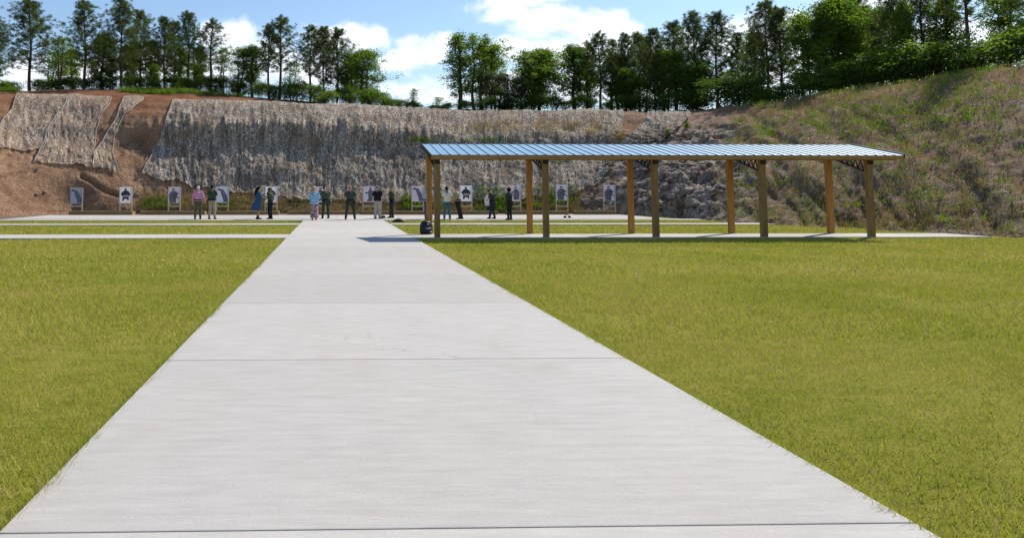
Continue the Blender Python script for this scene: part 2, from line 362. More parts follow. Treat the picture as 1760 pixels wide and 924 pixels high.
# ================================================================== SETTING
# one ground sheet to the horizon
def sheet(name, x0, x1, y0, y1, z, mat, kind='structure'):
    return tag(mesh_np(name, [(x0,y0,z),(x1,y0,z),(x1,y1,z),(x0,y1,z)], [(0,1,2,3)], mat), kind=kind)
sheet('ground', -3000, 3000, -3000, 3000, 0, M['lawn'])
PX0, PX1 = -1.42, 2.56              # edges of the central path
yb = [42.5, 36.5]                  # back slab
walks = [(36.1, 35.0), (31.4, 30.3), (23.65, 21.85)]
sheet('gravel_strip', -26, 22, 42.3, 50, .004, M['gravel'])
sheet('gravel', -26, -17.05, 36.4, 42.3, .004, M['gravel'])
H = .05
def slabs(name, rects, label=None):
    g = G()
    for (x0, y0, x1, y1) in rects: g.box((x0, y0, -.12), (x1, y1, H))
    o = g.build(name, M['concrete'], None, bevel=.008); return tag(o, kind='structure')
def cut(a, b, st):
    n = max(1, round(abs(b-a)/st)); e = [a+(b-a)*i/n for i in range(n+1)]; return list(zip(e[:-1], e[1:]))
j = .004
slabs('path', [(PX0, a+j, PX1, b-j) for a, b in cut(-6.0, yb[1]-.02, 3.05)])
slabs('slab', [(a+j, c+j, b_-j, d-j) for a, b_ in cut(-17, 17.6, 3.4) for c, d in cut(yb[1], yb[0], 3.05)])
for i, (ya, yc) in enumerate(walks):
    slabs('walkway', [(a+j, yc, b_-j, ya) for a, b_ in cut(-26, PX0-.012, 1.83)]+[(a+j, yc, b_-j, ya) for a, b_ in cut(PX1+.012, 21, 1.83)])
g = G()
for (ya, yc) in walks: g.box((-26, yc+.05, .0), (PX0-.02, ya-.05, .036)); g.box((PX1+.02, yc+.05, .0), (21, ya-.05, .036))
g.box((PX0+.05, -5.9, 0), (PX1-.05, yb[1], .038)); g.box((-16.9, yb[1]+.05, 0), (17.5, yb[0]-.05, .036))
tag(g.build('joint_filler', M['concrete_joint']), kind='structure')

# the bank: columns by bearing, each a profile of (distance, picture row) or (distance, ('z', height))
Z = lambda v: ('z', v)
cols = {
 -4000: [(6.4,Z(0)),(6.8,Z(1)),(7.3,Z(2.2)),(7.8,Z(3.6)),(8.2,Z(4.8)),(8.6,Z(6)),(9.2,Z(8)),(9.8,Z(8.6)),(11,Z(9.5))],
 -900: [(18,Z(0)),(19,Z(1)),(20.4,Z(2.2)),(22,Z(3.6)),(23.2,Z(4.8)),(24.2,Z(6)),(26,Z(8.2)),(29,Z(9)),(33,Z(10.5))],
 -250: [(30,Z(0)),(32,Z(.9)),(35,Z(2.2)),(38.5,Z(4)),(41,Z(5.4)),(43,Z(6.6)),(46,Z(8.6)),(50,Z(9.4)),(58,Z(11))],
 0:   [(41.2,Z(0)),(42.7,345),(44.5,303),(47,262),(50,230),(52,205),(55,167),(60,160),(68,152)],
 60:  [(43.4,Z(0)),(44.4,348),(45.6,300),(48,268),(50.3,238),(52.3,208),(56,167),(60.5,159),(68,151)],
 110: [(45.6,Z(0)),(46.1,350),(46.8,305),(48,275),(50.5,245),(52.5,210),(56,168),(61,158),(68,150)],
 200: [(45.9,Z(0)),(46.4,350),(47.3,315),(48.5,293),(51,250),(52.3,212),(56,172),(61,157),(68,149)],
 300: [(46,Z(0)),(47,352),(48.4,325),(49.5,295),(51.35,250),(52,211),(56,175),(61,161),(68,151)],
 400: [(46,Z(0)),(47,352),(48.4,325),(49.5,295),(51.35,250),(52,211),(56,177),(61,168),(68,158)],
 500: [(46,Z(0)),(47,352),(48.4,325),(49.5,295),(51.35,250),(52,213),(56,179.5),(61,177),(68,168)],
 600: [(46,Z(0)),(47,352),(48.4,325),(49.5,295),(51.35,255),(52,217),(56,183),(61,182),(68,178)],
 700: [(46,Z(0)),(47,352),(48.4,325),(49.5,297),(51.35,262),(52,225),(56,187.5),(61,188),(68,185)],
 800: [(46,Z(0)),(47,352),(48.4,325),(49.5,300),(51.35,268),(52,237),(56,191.5),(61,192),(68,188)],
 1000:[(46,Z(0)),(47,350),(48.4,322),(49.5,298),(51.35,268),(52,237),(56,191.5),(61,192),(68,189)],
 1060:[(44.8,Z(0)),(46,345),(47.5,315),(49.2,285),(51.2,262),(52,237),(56,193),(61,193),(68,190)],
 1130:[(41,Z(0)),(43,338),(45.3,303),(47.5,273),(49.5,252),(51.35,232),(55.5,194),(61,193),(68,190)],
 1200:[(35.3,Z(0)),(38,338),(41,305),(44,276),(47,250),(49.5,228),(54.5,195),(60,193),(67,190)],
 1300:[(31,Z(0)),(33.5,Z(1.2)),(36,Z(2.5)),(39,Z(3.9)),(42,Z(5.1)),(45,Z(6.3)),(50,Z(7.8)),(56,Z(8.4)),(63,Z(9))],
 1450:[(27,Z(0)),(29,Z(1.2)),(31.4,Z(2.5)),(34,Z(3.9)),(36.6,Z(5.1)),(39,Z(6.3)),(43,Z(7.8)),(48,Z(8.4)),(55,Z(9))],
 1800:[(21,Z(0)),(22.7,Z(1.2)),(24.5,Z(2.5)),(26.5,Z(3.9)),(28.4,Z(5.1)),(30.2,Z(6.3)),(33,Z(7.8)),(37,Z(8.4)),(42,Z(9))],
 2600:[(14,Z(0)),(15,Z(1.2)),(16,Z(2.5)),(17.3,Z(3.9)),(18.4,Z(5.1)),(19.5,Z(6.3)),(21.5,Z(7.8)),(24,Z(8.4)),(27,Z(9))],
 5000:[(7,Z(0)),(7.5,Z(1.2)),(8,Z(2.5)),(8.6,Z(3.9)),(9.2,Z(5.1)),(9.8,Z(6.3)),(10.7,Z(7.8)),(12,Z(8.4)),(13.5,Z(9))]}
ck = sorted(cols); K = 11
cp = np.zeros((len(ck), K, 3))
for i, px in enumerate(ck):
    pr = list(cols[px]); 
    for k, (D, a) in enumerate(pr):
        q = atY(px, 328, D) if isinstance(a, tuple) else atY(px, a, D)
        cp[i, k] = (q.x, D, a[1] if isinstance(a, tuple) else q.z)
    cp[i, 0, 2] = -.1
    f1 = 1.28; f2 = 1.9
    cp[i, 9] = (cp[i, 8, 0]*f1, cp[i, 8, 1]*f1, cp[i, 8, 2]+.3); cp[i, 10] = (cp[i, 8, 0]*f2, cp[i, 8, 1]*f2, -.5)
gpx = np.concatenate([np.linspace(-4000, -950, 30), np.linspace(-900, -80, 60), np.arange(-60, 1260, 2.0), np.linspace(1265, 1800, 130), np.linspace(1830, 5000, 50)])
gt = np.concatenate([np.arange(0, 6.4, .045), np.arange(6.4, 8.4, .12), np.linspace(8.5, 10, 8)])
def smooth_cols(a):   # soften the kinks between control columns
    for _ in range(3):
        b = a.copy(); b[12:-12] = sum(a[12+s:len(a)-12+s] for s in range(-12, 13))/25; a = b
    return a
ci = np.interp(gpx, ck, np.arange(len(ck))); i0 = np.clip(ci.astype(int), 0, len(ck)-2); fr = (ci-i0)[:, None, None]
colc = cp[i0]*(1-fr)+cp[i0+1]*fr
colc = np.stack([smooth_cols(colc[:, k]) for k in range(K)], 1) if True else colc
ti = np.clip(gt.astype(int), 0, K-2); tf = (gt-ti)[None, :, None]
base = colc[:, ti]*(1-tf)+colc[:, ti+1]*tf            # (ncol,nrow,3)
for _ in range(3):
    b_ = base.copy(); b_[:, 3:-8] = sum(base[:, 3+s:base.shape[1]-8+s] for s in range(-3, 4))/7; base = b_
du = np.gradient(base, axis=0); dv = np.gradient(base, axis=1)
nrm = np.cross(du, dv); nrm /= np.linalg.norm(nrm, axis=2, keepdims=True)+1e-9
if nrm[:, :, 2].mean() < 0: nrm = -nrm
U = np.cumsum(np.linalg.norm(du, axis=2)[:, 60:61], axis=0)+np.zeros_like(base[:, :, 0])
V_ = np.cumsum(np.linalg.norm(dv, axis=2), axis=1)
PX, TT = np.meshgrid(gpx, gt, indexing='ij')
sm = lambda x, a, b: np.clip((x-a)/(b-a), 0, 1)**2*(3-2*np.clip((x-a)/(b-a), 0, 1))
rocky = sm(PX, 985, 1110)*(1-.7*sm(PX, 1215, 1330))*(1-sm(TT, 4.2, 5.4)*.6)
mound = (1-sm(PX, 150, 260))*(1-sm(TT, 2.2, 3.2))
band = sm(TT, 3.6, 4.1)*(1-sm(TT, 5.0, 5.4))*(1-rocky)*sm(PX, 180, 300)
lower = sm(TT, 1.2, 1.8)*(1-sm(TT, 3.6, 4.2))*(1-mound)*(1-rocky)
rid = lambda x: 1-np.abs(x)*2
disp = fbm(U*.35, V_*.4, 4, 1)*.32*(1-.3*mound)
disp += fbm(U*1.8, V_*.45, 4, 5)*.08*(1-.75*mound)
disp += (fbm(U*3.2, V_*.35, 3, 9))*.22*band + rid(fbm(U*3.2, V_*.8, 4, 12))*.06*lower
disp += fbm(U*5, V_*2.5, 4, 15, .6)*.055*(1-.6*mound)
disp += (rid(fbm((U*.9+V_*.45)*.35, (V_-U*.45)*1.0, 5, 21, .6))-.4)*.34*rocky + fbm((U+V_*.4)*1.3, (V_-U*.4)*3.4, 4, 23, .65)*.09*rocky
# an erosion gully across the foot of the clay mound
def segd(X, Y, pts):
    d = np.full(X.shape, 1e9)
    for (x0, y0), (x1, y1) in zip(pts[:-1], pts[1:]):
        t = np.clip(((X-x0)*(x1-x0)+(Y-y0)*(y1-y0))/((x1-x0)**2+(y1-y0)**2), 0, 1)
        d = np.minimum(d, np.hypot(X-x0-t*(x1-x0), Y-y0-t*(y1-y0)))
    return d
ppx, ppy = proj(base)
disp -= .38*np.exp(-(segd(ppx, ppy, [(140, 302), (155, 310), (170, 322), (185, 330), (212, 338)])/3.2)**2)
disp -= .25*np.exp(-(segd(ppx, ppy, [(-20, 306), (15, 302), (30, 297), (60, 292)])/2.5)**2)
disp *= 1-.35*sm(PX, 1260, 1400)
disp -= (rid(fbm(U*.35+.1*V_, V_*.07, 4, 41))*.5+.5)**4*.5*sm(PX, 1230, 1330)
disp *= np.clip(sm(TT, .0, .5)+.12, 0, 1)*(1-sm(TT, 6.2, 7.5)*.6)
disp[TT > 8.6] = 0
crest_soft = np.exp(-((TT-6)/.35)**2)
disp *= (1-.75*crest_soft)
P = base+nrm*disp[:, :, None]
nc, nr = PX.shape
idx = np.arange(nc*nr).reshape(nc, nr)
F = np.stack([idx[:-1, :-1], idx[1:, :-1], idx[1:, 1:], idx[:-1, 1:]], -1).reshape(-1, 4)
berm = tag(mesh_np('hill', P.reshape(-1, 3), F, M['soil'], smooth=True), kind='structure')
def set_attr(o, name, arr):
    a = o.data.attributes.new(name, 'FLOAT', 'POINT'); a.data.foreach_set('value', np.ascontiguousarray(arr, dtype=np.float32).ravel())
nzr = fbm(U*.5, V_*.5, 3, 31)
set_attr(berm, 'z_red', np.clip(sm(TT, 4.8, 6.2)+.3*nzr, 0, 1)*(1-sm(TT, 7.2, 7.8)*.4))
set_attr(berm, 'z_scrub', np.clip((1-sm(TT, .9, 2.0))*sm(PX, 225, 300)+.5*nzr*sm(PX, 225, 300), 0, 1)*(1-sm(TT, 2, 3.4)))
set_attr(berm, 'z_rub', np.clip(rocky*1.2+.3*nzr*rocky, 0, 1)*(1-np.exp(-(((ppx-1090)/28)**2+((ppy-222)/16)**2)*1.2)))
PXg, PYg = proj(P)
def surf(px, t):
    """point of the bank on bearing px at profile position t"""
    a = np.interp(px, gpx, np.arange(nc)); b = np.interp(t, gt, np.arange(nr)); i = min(int(a), nc-2); j_ = min(int(b), nr-2); a -= i; b -= j_
    q = (P[i, j_]*(1-a)+P[i+1, j_]*a)*(1-b)+(P[i, j_+1]*(1-a)+P[i+1, j_+1]*a)*b
    return Vector(q)
nT6 = int(np.searchsorted(gt, 6.05))
def t_of(px, py):
    i = int(np.clip(np.interp(px, gpx, np.arange(nc)), 0, nc-1)); rows = np.minimum.accumulate(PYg[i, :nT6])
    return float(np.interp(-py, -rows, gt[:nT6]))
# ------------------------------------------------------------------ netting strips laid down the bank
def strip(name, left, right, mat, label, group='netting strips hung down the bank', seams=(0, 1), lift=.05, nx=None, seed=0, ochre=None):
    """left/right: [(px,py)...] edges, top to bottom, measured in the photograph"""
    tag_o = empty(name, surf((left[0][0]+right[0][0])/2, 6), 0, label, 'netting', group)
    n_v = 170; lx = np.array([p[0] for p in left]); ly = np.array([p[1] for p in left]); rx = np.array([p[0] for p in right]); ry = np.array([p[1] for p in right])
    ll = np.linspace(0, len(lx)-1, n_v); rr = np.linspace(0, len(rx)-1, n_v)
    LX = np.interp(ll, np.arange(len(lx)), lx); LY = np.interp(ll, np.arange(len(lx)), ly)
    RX = np.interp(rr, np.arange(len(rx)), rx); RY = np.interp(rr, np.arange(len(rx)), ry)
    n_u = nx or max(10, int((max(rx)-min(lx))/2.2)); s = np.linspace(0, 1, n_u)
    wig = fbm(np.linspace(0, 9, n_v), np.full(n_v, seed*3.7), 3, seed)*3.0
    X = LX[:, None]*(1-s)+RX[:, None]*s+wig[:, None]*((1-s)+s); Y = LY[:, None]*(1-s)+RY[:, None]*s
    Y = Y+(fbm(X*.06, np.full_like(X, seed*1.3), 4, seed+3)*9)*(np.linspace(0, 1, n_v)[:, None]**6)      # ragged hem
    ip = np.interp(X, gpx, np.arange(nc)); i = np.clip(ip.astype(int), 0, nc-2); fx = ip-i
    T = np.zeros_like(X)
    for a in range(nc):
        m = i == a
        if m.any(): rows = np.minimum.accumulate(PYg[a, :nT6]); T[m] = np.interp(-Y[m], -rows, gt[:nT6])
    T[0] = 6.25; T[1] = 6.15; T[2] = 6.05
    jp = np.interp(T, gt, np.arange(nr)); jj = np.clip(jp.astype(int), 0, nr-2); fy = jp-jj
    def smp(A):
        fx_ = fx[..., None] if A.ndim == 3 else fx; fy_ = fy[..., None] if A.ndim == 3 else fy
        return (A[i, jj]*(1-fx_)+A[i+1, jj]*fx_)*(1-fy_)+(A[i, jj+1]*(1-fx_)+A[i+1, jj+1]*fx_)*fy_
    pos = smp(P); nn = smp(nrm); uu_ = smp(U); vv_ = smp(V_)
    fold = (rid(fbm(uu_*1.7+vv_*.12, vv_*.12, 3, seed+11))*.5+.5)*.06+fbm(uu_*6, vv_*1.1, 3, seed+7, .7)*.035+.05
    pos = pos+nn*(lift+np.maximum(fold, .0))[..., None]
    idx = np.arange(n_v*n_u).reshape(n_v, n_u); F = np.stack([idx[:-1, :-1], idx[1:, :-1], idx[1:, 1:], idx[:-1, 1:]], -1).reshape(-1, 4)
    o = mesh_np('net_sheet', pos.reshape(-1, 3)-np.array(tag_o.location), F, mat, tag_o, True)
    uvl = o.data.uv_layers.new(name='UVMap'); uvs = np.stack([uu_.ravel()+seed*3.1, vv_.ravel()], -1)[F.ravel()]
    uvl.data.foreach_set('uv', uvs.astype(np.float32).ravel())
    oc = np.zeros_like(X)
    for (cx, cy, rx_, ry_) in (ochre or []): oc = np.maximum(oc, np.exp(-(((X-cx)/rx_)**2+((Y-cy)/ry_)**2)))
    set_attr(o, 'ochre', np.clip(oc*(.7+fbm(uu_*2, vv_*2, 3, 3)*1.4), 0, 1))
    for e in seams:                                      # rolled edge cord
        k = 0 if e == 0 else n_u-1; pts = pos[3:, k][::4]+nn[3:, k][::4]*.03-np.array(tag_o.location)
        g = G(); g.tube([tuple(p) for p in pts], [.016+.014*abs(math.sin(q*1.7+seed)) for q in range(len(pts))], 5); g.build('net_edge', M['seam'], tag_o, True)
    return tag_o
strip('bank_netting', [(28,166),(21,190),(8,203),(-12,225),(-40,258)], [(117,169),(107,195),(86,226),(78,246),(74,262)], M['net_tan'], 'leftmost tan netting strip on the brown bank, cut off by the left edge', seed=1)
strip('bank_netting', [(116,169),(104,195),(80,228),(73,255),(58,282)], [(192,171),(176,200),(165,232),(161,260),(159,288)], M['net_tan'], 'wide tan netting strip with pale edges, second from the left, above the clay mound', seed=2, lift=.06)
strip('bank_netting', [(213,171),(197,212),(178,243),(162,262),(158,288)], [(249,173),(216,198),(197,235),(192,265),(204,299)], M['net_tan'], 'narrow twisted netting strip pinched in the middle between two bare brown gaps', seed=3, lift=.07)
OC = [(830,222,26,9),(870,219,30,12),(940,219,32,12),(1020,222,22,14),(985,218,14,10),(1060,236,12,12)]
bx = [(297,288,276,256,243), (372,366,355,344,335), (455,449,440,428,420), (524,520,514,506,500), (597,589,581,573,566), (690,686,681,676,672), (766,762,758,753,750),
      (836,835,833,830,828), (912,912,913,914,915), (968,969,972,976,980), (1016,1018,1021,1026,1030), (1068,1068,1062,1050,1040)]
tops = [174.5, 176, 178.5, 180.5, 183, 187.2, 190, 191.3, 191.3, 191.3, 191.6, 192.6]; bots = [303, 322, 336, 342, 348, 350, 350, 348, 342, 335, 322, 296]
nl = ['grey netting strip starting the broad grey cover, right of the bare brown gap', 'grey netting strip with a small rust hole near the crest', 'grey netting strip of the bank above the woman in the blue dress',
 'grey netting strip above the woman in the light blue top', 'grey netting strip with a bright pale seam on its left edge near the crest', 'grey netting strip running down behind the left end of the blue roof',
 'grey netting strip above the left corner of the blue roof', 'grey netting strip with the first orange dry-grass stain on it', 'netting strip with orange dry-grass stain between two white upright seams',
 'plain grey narrow netting strip between two orange stained strips', 'grey netting strip with ochre stain beside the bare brown patch on the right']
for i in range(11):
    ys = [tops[i]+(bots[i]-tops[i])*q for q in (0, .25, .5, .78, 1)]; ys2 = [tops[i+1]+(bots[i+1]-tops[i+1])*q for q in (0, .25, .5, .78, 1)]
    strip('bank_netting', list(zip(bx[i], ys)), [(a+3, b_) for a, b_ in zip(bx[i+1], ys2)], M['net'], nl[i], seams=(0,) if i in (0,4,8) else (), seed=5+i, lift=.05+.025*(i % 2), ochre=OC)
strip('bank_netting', [(1112,196),(1108,212),(1090,230),(1074,246),(1066,258)], [(1186,197),(1184,208),(1168,222),(1150,236),(1135,246)], M['net'], 'ragged grey netting on the rubbly right shoulder above the roof', seed=30, lift=.06)
# ------------------------------------------------------------------ grass, one object
def blades(n, x0, x1, y0, y1, h, wd, power=1.0):
    y = y0+(y1-y0)*rng.random(n)**power; x = x0+(x1-x0)*rng.random(n)
    lim = y*1.02+1.5; k = (x < lim) & (x > -y*.56-1.5)
    e = -.005+.05*fbm(x*2.5, y*2.5, 3, 77)
    k &= ~((x > PX0-e) & (x < PX1+e))
    for (ya, yc) in walks: k &= ~((y > yc-e) & (y < ya+e))
    k &= ~((y > yb[1]-.03))
    x, y = x[k], y[k]; n = len(x)
    thin = fbm(x*.9, y*.9, 3, 5); keep = rng.random(n) < .9+thin*.9; x, y = x[keep], y[keep]; n = len(x)
    a = rng.random(n)*2*np.pi; hh = h*(.45+.8*rng.random(n))*(1+.5*fbm(x*1.3, y*1.3, 3, 8))*(1+.7*np.exp(-(np.minimum(np.abs(x-PX0), np.abs(x-PX1))/.05)**2)); ww = wd*(.7+.6*rng.random(n)); ln = hh*(.2+.9*rng.random(n)); b = rng.random(n)*2*np.pi
    p0 = np.stack([x-np.cos(a)*ww/2, y-np.sin(a)*ww/2, np.zeros(n)], -1); p1 = np.stack([x+np.cos(a)*ww/2, y+np.sin(a)*ww/2, np.zeros(n)], -1)
    p2 = np.stack([x+np.cos(b)*ln, y+np.sin(b)*ln, hh], -1)
    return np.stack([p0, p1, p2], 1).reshape(-1, 3)
B = [blades(260000, -6, 10, 2.2, 7, .042, .005), blades(22000, PX0-.06, PX0+.03, 2.2, 16, .045, .006), blades(22000, PX1-.03, PX1+.06, 2.2, 16, .045, .006), blades(260000, -9, 15, 7, 12.5, .05, .009), blades(220000, -15, 22, 12.5, 22., .055, .018), blades(150000, -20, 24, 22., 36.5, .05, .035)]
B = np.concatenate(B); tag(mesh_np('lawn_grass', B, np.arange(len(B)).reshape(-1, 3), M['blades']), kind='stuff', label='mown yellow green lawn on both sides of the path', cat='grass')
# ================================================================== TREES
def unit(v): return v/(np.linalg.norm(v, axis=-1, keepdims=True)+1e-9)
def leaf_quads(cen, L_, W_, dirs=None):
    n = len(cen); d = unit(rng.normal(size=(n, 3))) if dirs is None else unit(dirs+rng.normal(size=(n, 3))*.25)
    s = unit(np.cross(d, rng.normal(size=(n, 3)))); L_ = L_*(.6+.8*rng.random((n, 1))); W_ = W_*(.7+.6*rng.random((n, 1)))
    return np.stack([cen, cen+d*L_*.5+s*W_*.5, cen+d*L_, cen+d*L_*.5-s*W_*.5], 1).reshape(-1, 3)
def join(parts): return np.concatenate(parts)
protos = {}
def make_pine(key, seed, hgt=10, bare=.3, spread=.17, n_br=58, fill=1.0):
    rs = random.Random(seed); g = G(); tufts = []
    lean = rs.uniform(-.02, .02); pts = [(lean*z*z*.15+.06*math.sin(z*.9+seed), .05*math.cos(z*.7), z) for z in [hgt*i/10 for i in range(11)]]
    g.tube(pts, [.15*(1-i/10.8)+.012 for i in range(11)], 7)
    def trunk(z): i = min(int(z/hgt*10), 9); f = z/hgt*10-i; return Vector(pts[i]).lerp(Vector(pts[i+1]), f)
    for k in range(n_br):
        f = (k+rs.random())/n_br; z = hgt*(bare+(1-bare)*f**.9)*.985; q = (z/hgt-bare)/(1-bare)
        ln = hgt*spread*(1-q)**.55*(.55+.6*min(1, q*4+.25))*rs.uniform(.55, 1.25)+.15
        if rs.random() < .12 and q < .5: ln *= .4
        az = k*2.4+rs.uniform(-.5, .5); up = .1+q*.9+rs.uniform(-.15, .2)
        d = Vector((math.cos(az), math.sin(az), up)).normalized(); p = trunk(z); br = [p]; cur = p.copy()
        for s_ in range(4): d = (d+Vector((rs.uniform(-.15, .15), rs.uniform(-.15, .15), .10))).normalized(); cur = cur+d*ln/4; br.append(cur.copy())
        g.tube(br, [.035*(1-q*.5)*(1-i/5)+.006 for i in range(5)], 4)
        for s_ in range(max(2, int((4+ln*4.2)*fill))):
            t = rs.uniform(.35, 1.0) if s_ else 1.0; i = min(int(t*4), 3); c = br[i].lerp(br[i+1], t*4-i)
            off = Vector((rs.uniform(-1, 1), rs.uniform(-1, 1), rs.uniform(-.2, .7)))*ln*.24*t
            if s_ > 1 and s_ % 2: g.tube([c, c+off], [.01, .005], 3)
            tufts.append((c+off, d))
    tufts.append((Vector(pts[-1]), Vector((0, 0, 1))))
    T = np.array([t[0] for t in tufts]); D = np.array([t[1] for t in tufts]); m = 26
    cen = np.repeat(T, m, 0); dd = unit(rng.normal(size=(len(cen), 3))+np.repeat(D, m, 0)*.75+np.array([0, 0, .35]))
    q = leaf_quads(cen+dd*.03, .25, .028, dd)
    finish(key, g, q, hgt, 'pine')
def finish(key, g, q, hgt, kind, mat=None):
    tr = g.mesh('trunk', M['bark']); tr.polygons.foreach_set('use_smooth', [True]*len(tr.polygons))
    o = mesh_np('crown', q, np.arange(len(q)).reshape(-1, 4), mat or M['pine']); cm = o.data; bpy.data.objects.remove(o)
    protos[key] = (tr, cm, hgt, kind)
def make_broad(key, seed, hgt=9, wid=3.2, bare=.25, mat='leaf', clumps=170, leaf=.13, per=62, shape='oval', multi=1):
    rs = random.Random(seed); g = G(); tips = []
    def radius(q):
        if shape == 'oval': return math.sin(math.pi*min(1, .12+q*.86))**.7
        if shape == 'tall': return (math.sin(math.pi*min(1, .15+q*.84))**.6)*(1-.35*q)
        if shape == 'bush': return max(.25, 1-q**2)**.6
        return 1
    for t_ in range(multi):
        ox, oy = (0, 0) if multi == 1 else (rs.uniform(-.3, .3)*wid*.4, rs.uniform(-.3, .3)*wid*.3)
        pts = [(ox*(1+z*.25)+.09*math.sin(z*1.1+seed), oy+.08*math.cos(z*.8+t_), z-.15) for z in [hgt*.93*i/8 for i in range(9)]]
        r0 = .02*hgt/multi**.5
        g.tube(pts, [r0*(1-i/8.8)+.01 for i in range(9)], 7)
        nb = int(26/multi)
        for k in range(nb):
            q = (k+rs.random())/nb; z = hgt*(bare+(.93-bare)*q*.95); i = min(int(z/(hgt*.93)*8), 7); p = Vector(pts[i]).lerp(Vector(pts[i+1]), z/(hgt*.93)*8-i)
            ln = wid*.5*radius(q)*rs.uniform(.6, 1.15)+.1; az = k*2.4+rs.uniform(-.6, .6); d = Vector((math.cos(az), math.sin(az), rs.uniform(.25, .9))).normalized()
            br = [p]; c = p.copy()
            for s_ in range(4): d = (d+Vector((rs.uniform(-.25, .25), rs.uniform(-.25, .25), rs.uniform(-.05, .2)))).normalized(); c = c+d*ln/4; br.append(c.copy())
            g.tube(br, [r0*.35*(1-i/4.6)+.006 for i in range(5)], 4)
            for s_ in range(max(1, clumps//26+rs.randint(-1, 2))):
                t = rs.uniform(.3, 1); i = min(int(t*4), 3); b0 = br[i].lerp(br[i+1], t*4-i); o_ = Vector((rs.gauss(0, 1), rs.gauss(0, 1), rs.gauss(.1, .8)))*ln*.28
                g.tube([b0, b0+o_], [.012, .004], 3); tips.append(b0+o_)
        tips.append(Vector(pts[-1]))
    T = np.array(tips); sz = .21*(wid/3.2)**.6*(.6+.9*rng.random(len(T))); cen = np.repeat(T, per, 0)+rng.normal(size=(len(T)*per, 3))*np.repeat(sz, per)[:, None]*np.array([1, 1, .7])
    finish(key, g, leaf_quads(cen, leaf*1.2, leaf*.8), hgt, shape, M[mat])
for i in range(6): make_pine('pine%d' % i, 3+i, 10, [.24, .28, .2, .36, .26, .15][i], [.27, .23, .30, .2, .25, .3][i], [86, 76, 92, 60, 80, 96][i])
make_pine('slim0', 31, 10, .2, .17, 64, .9); make_pine('slim1', 37, 10, .36, .19, 50, .85)
make_broad('tall0', 41, 10, 3.5, .2, 'leaf', 230, .13, 30, 'tall'); make_broad('tall1', 43, 10, 3.2, .2, 'leaf', 200, .13, 30, 'tall', 2)
make_broad('oval0', 47, 9, 5.4, .16, 'leaf', 420, .15, 70, 'oval'); make_broad('oval1', 53, 8, 4.4, .2, 'leaf', 200, .14, 46, 'oval', 2); make_broad('dark0', 59, 8, 5.0, .12, 'leaf_dark', 290, .14, 70, 'oval', 2)
make_broad('grey0', 61, 7, 4.6, .08, 'leaf_grey', 220, .12, 60, 'oval', 3); make_broad('thin0', 67, 8, 3.6, .25, 'leaf', 90, .13, 34, 'oval', 2); make_broad('dark1', 71, 9, 4.2, .25, 'leaf_dark', 190, .14, 50, 'oval', 1)
for i, m_ in enumerate(['leaf_dark', 'leaf', 'leaf_dark', 'weed']): make_broad('bush%d' % i, 80+i, 2.2, 3.4, .03, m_, 120, .11, 40, 'bush', 4)
def place(key, loc, hgt, label, name, cat, group, wide=1.0, rz=None):
    tr, cm, h0, kd = protos[key]; s = hgt/h0
    o = empty(name, loc, random.uniform(0, 6.28) if rz is None else rz, label, cat, group); o.scale = (s*wide, s*wide, s)
    for nm, me in (('trunk' if name != 'bush' else 'stem', tr), ('crown' if name != 'bush' else 'foliage', cm)):
        c = bpy.data.objects.new(nm, me); C.objects.link(c); c.parent = o
    return o
def tree_at(key, px, top, t, label, wide=1.0, sink=.25, name=None):
    p = surf(px, t); p.z -= sink; h = (atY(px, top, p.y).z-p.z)*.975
    p.x = atY(px, (top+150)/2, p.y).x
    nm = name or ('pine_tree' if key[:4] in ('pine', 'slim') else 'leafy_tree')
    if nm == 'leafy_tree': wide *= random.uniform(1.2, 1.5)
    else: wide *= 1.12
    return place(key, p, h, label, nm, 'tree', 'pines on top of the bank' if nm == 'pine_tree' else 'broadleaf trees on top of the bank', wide)
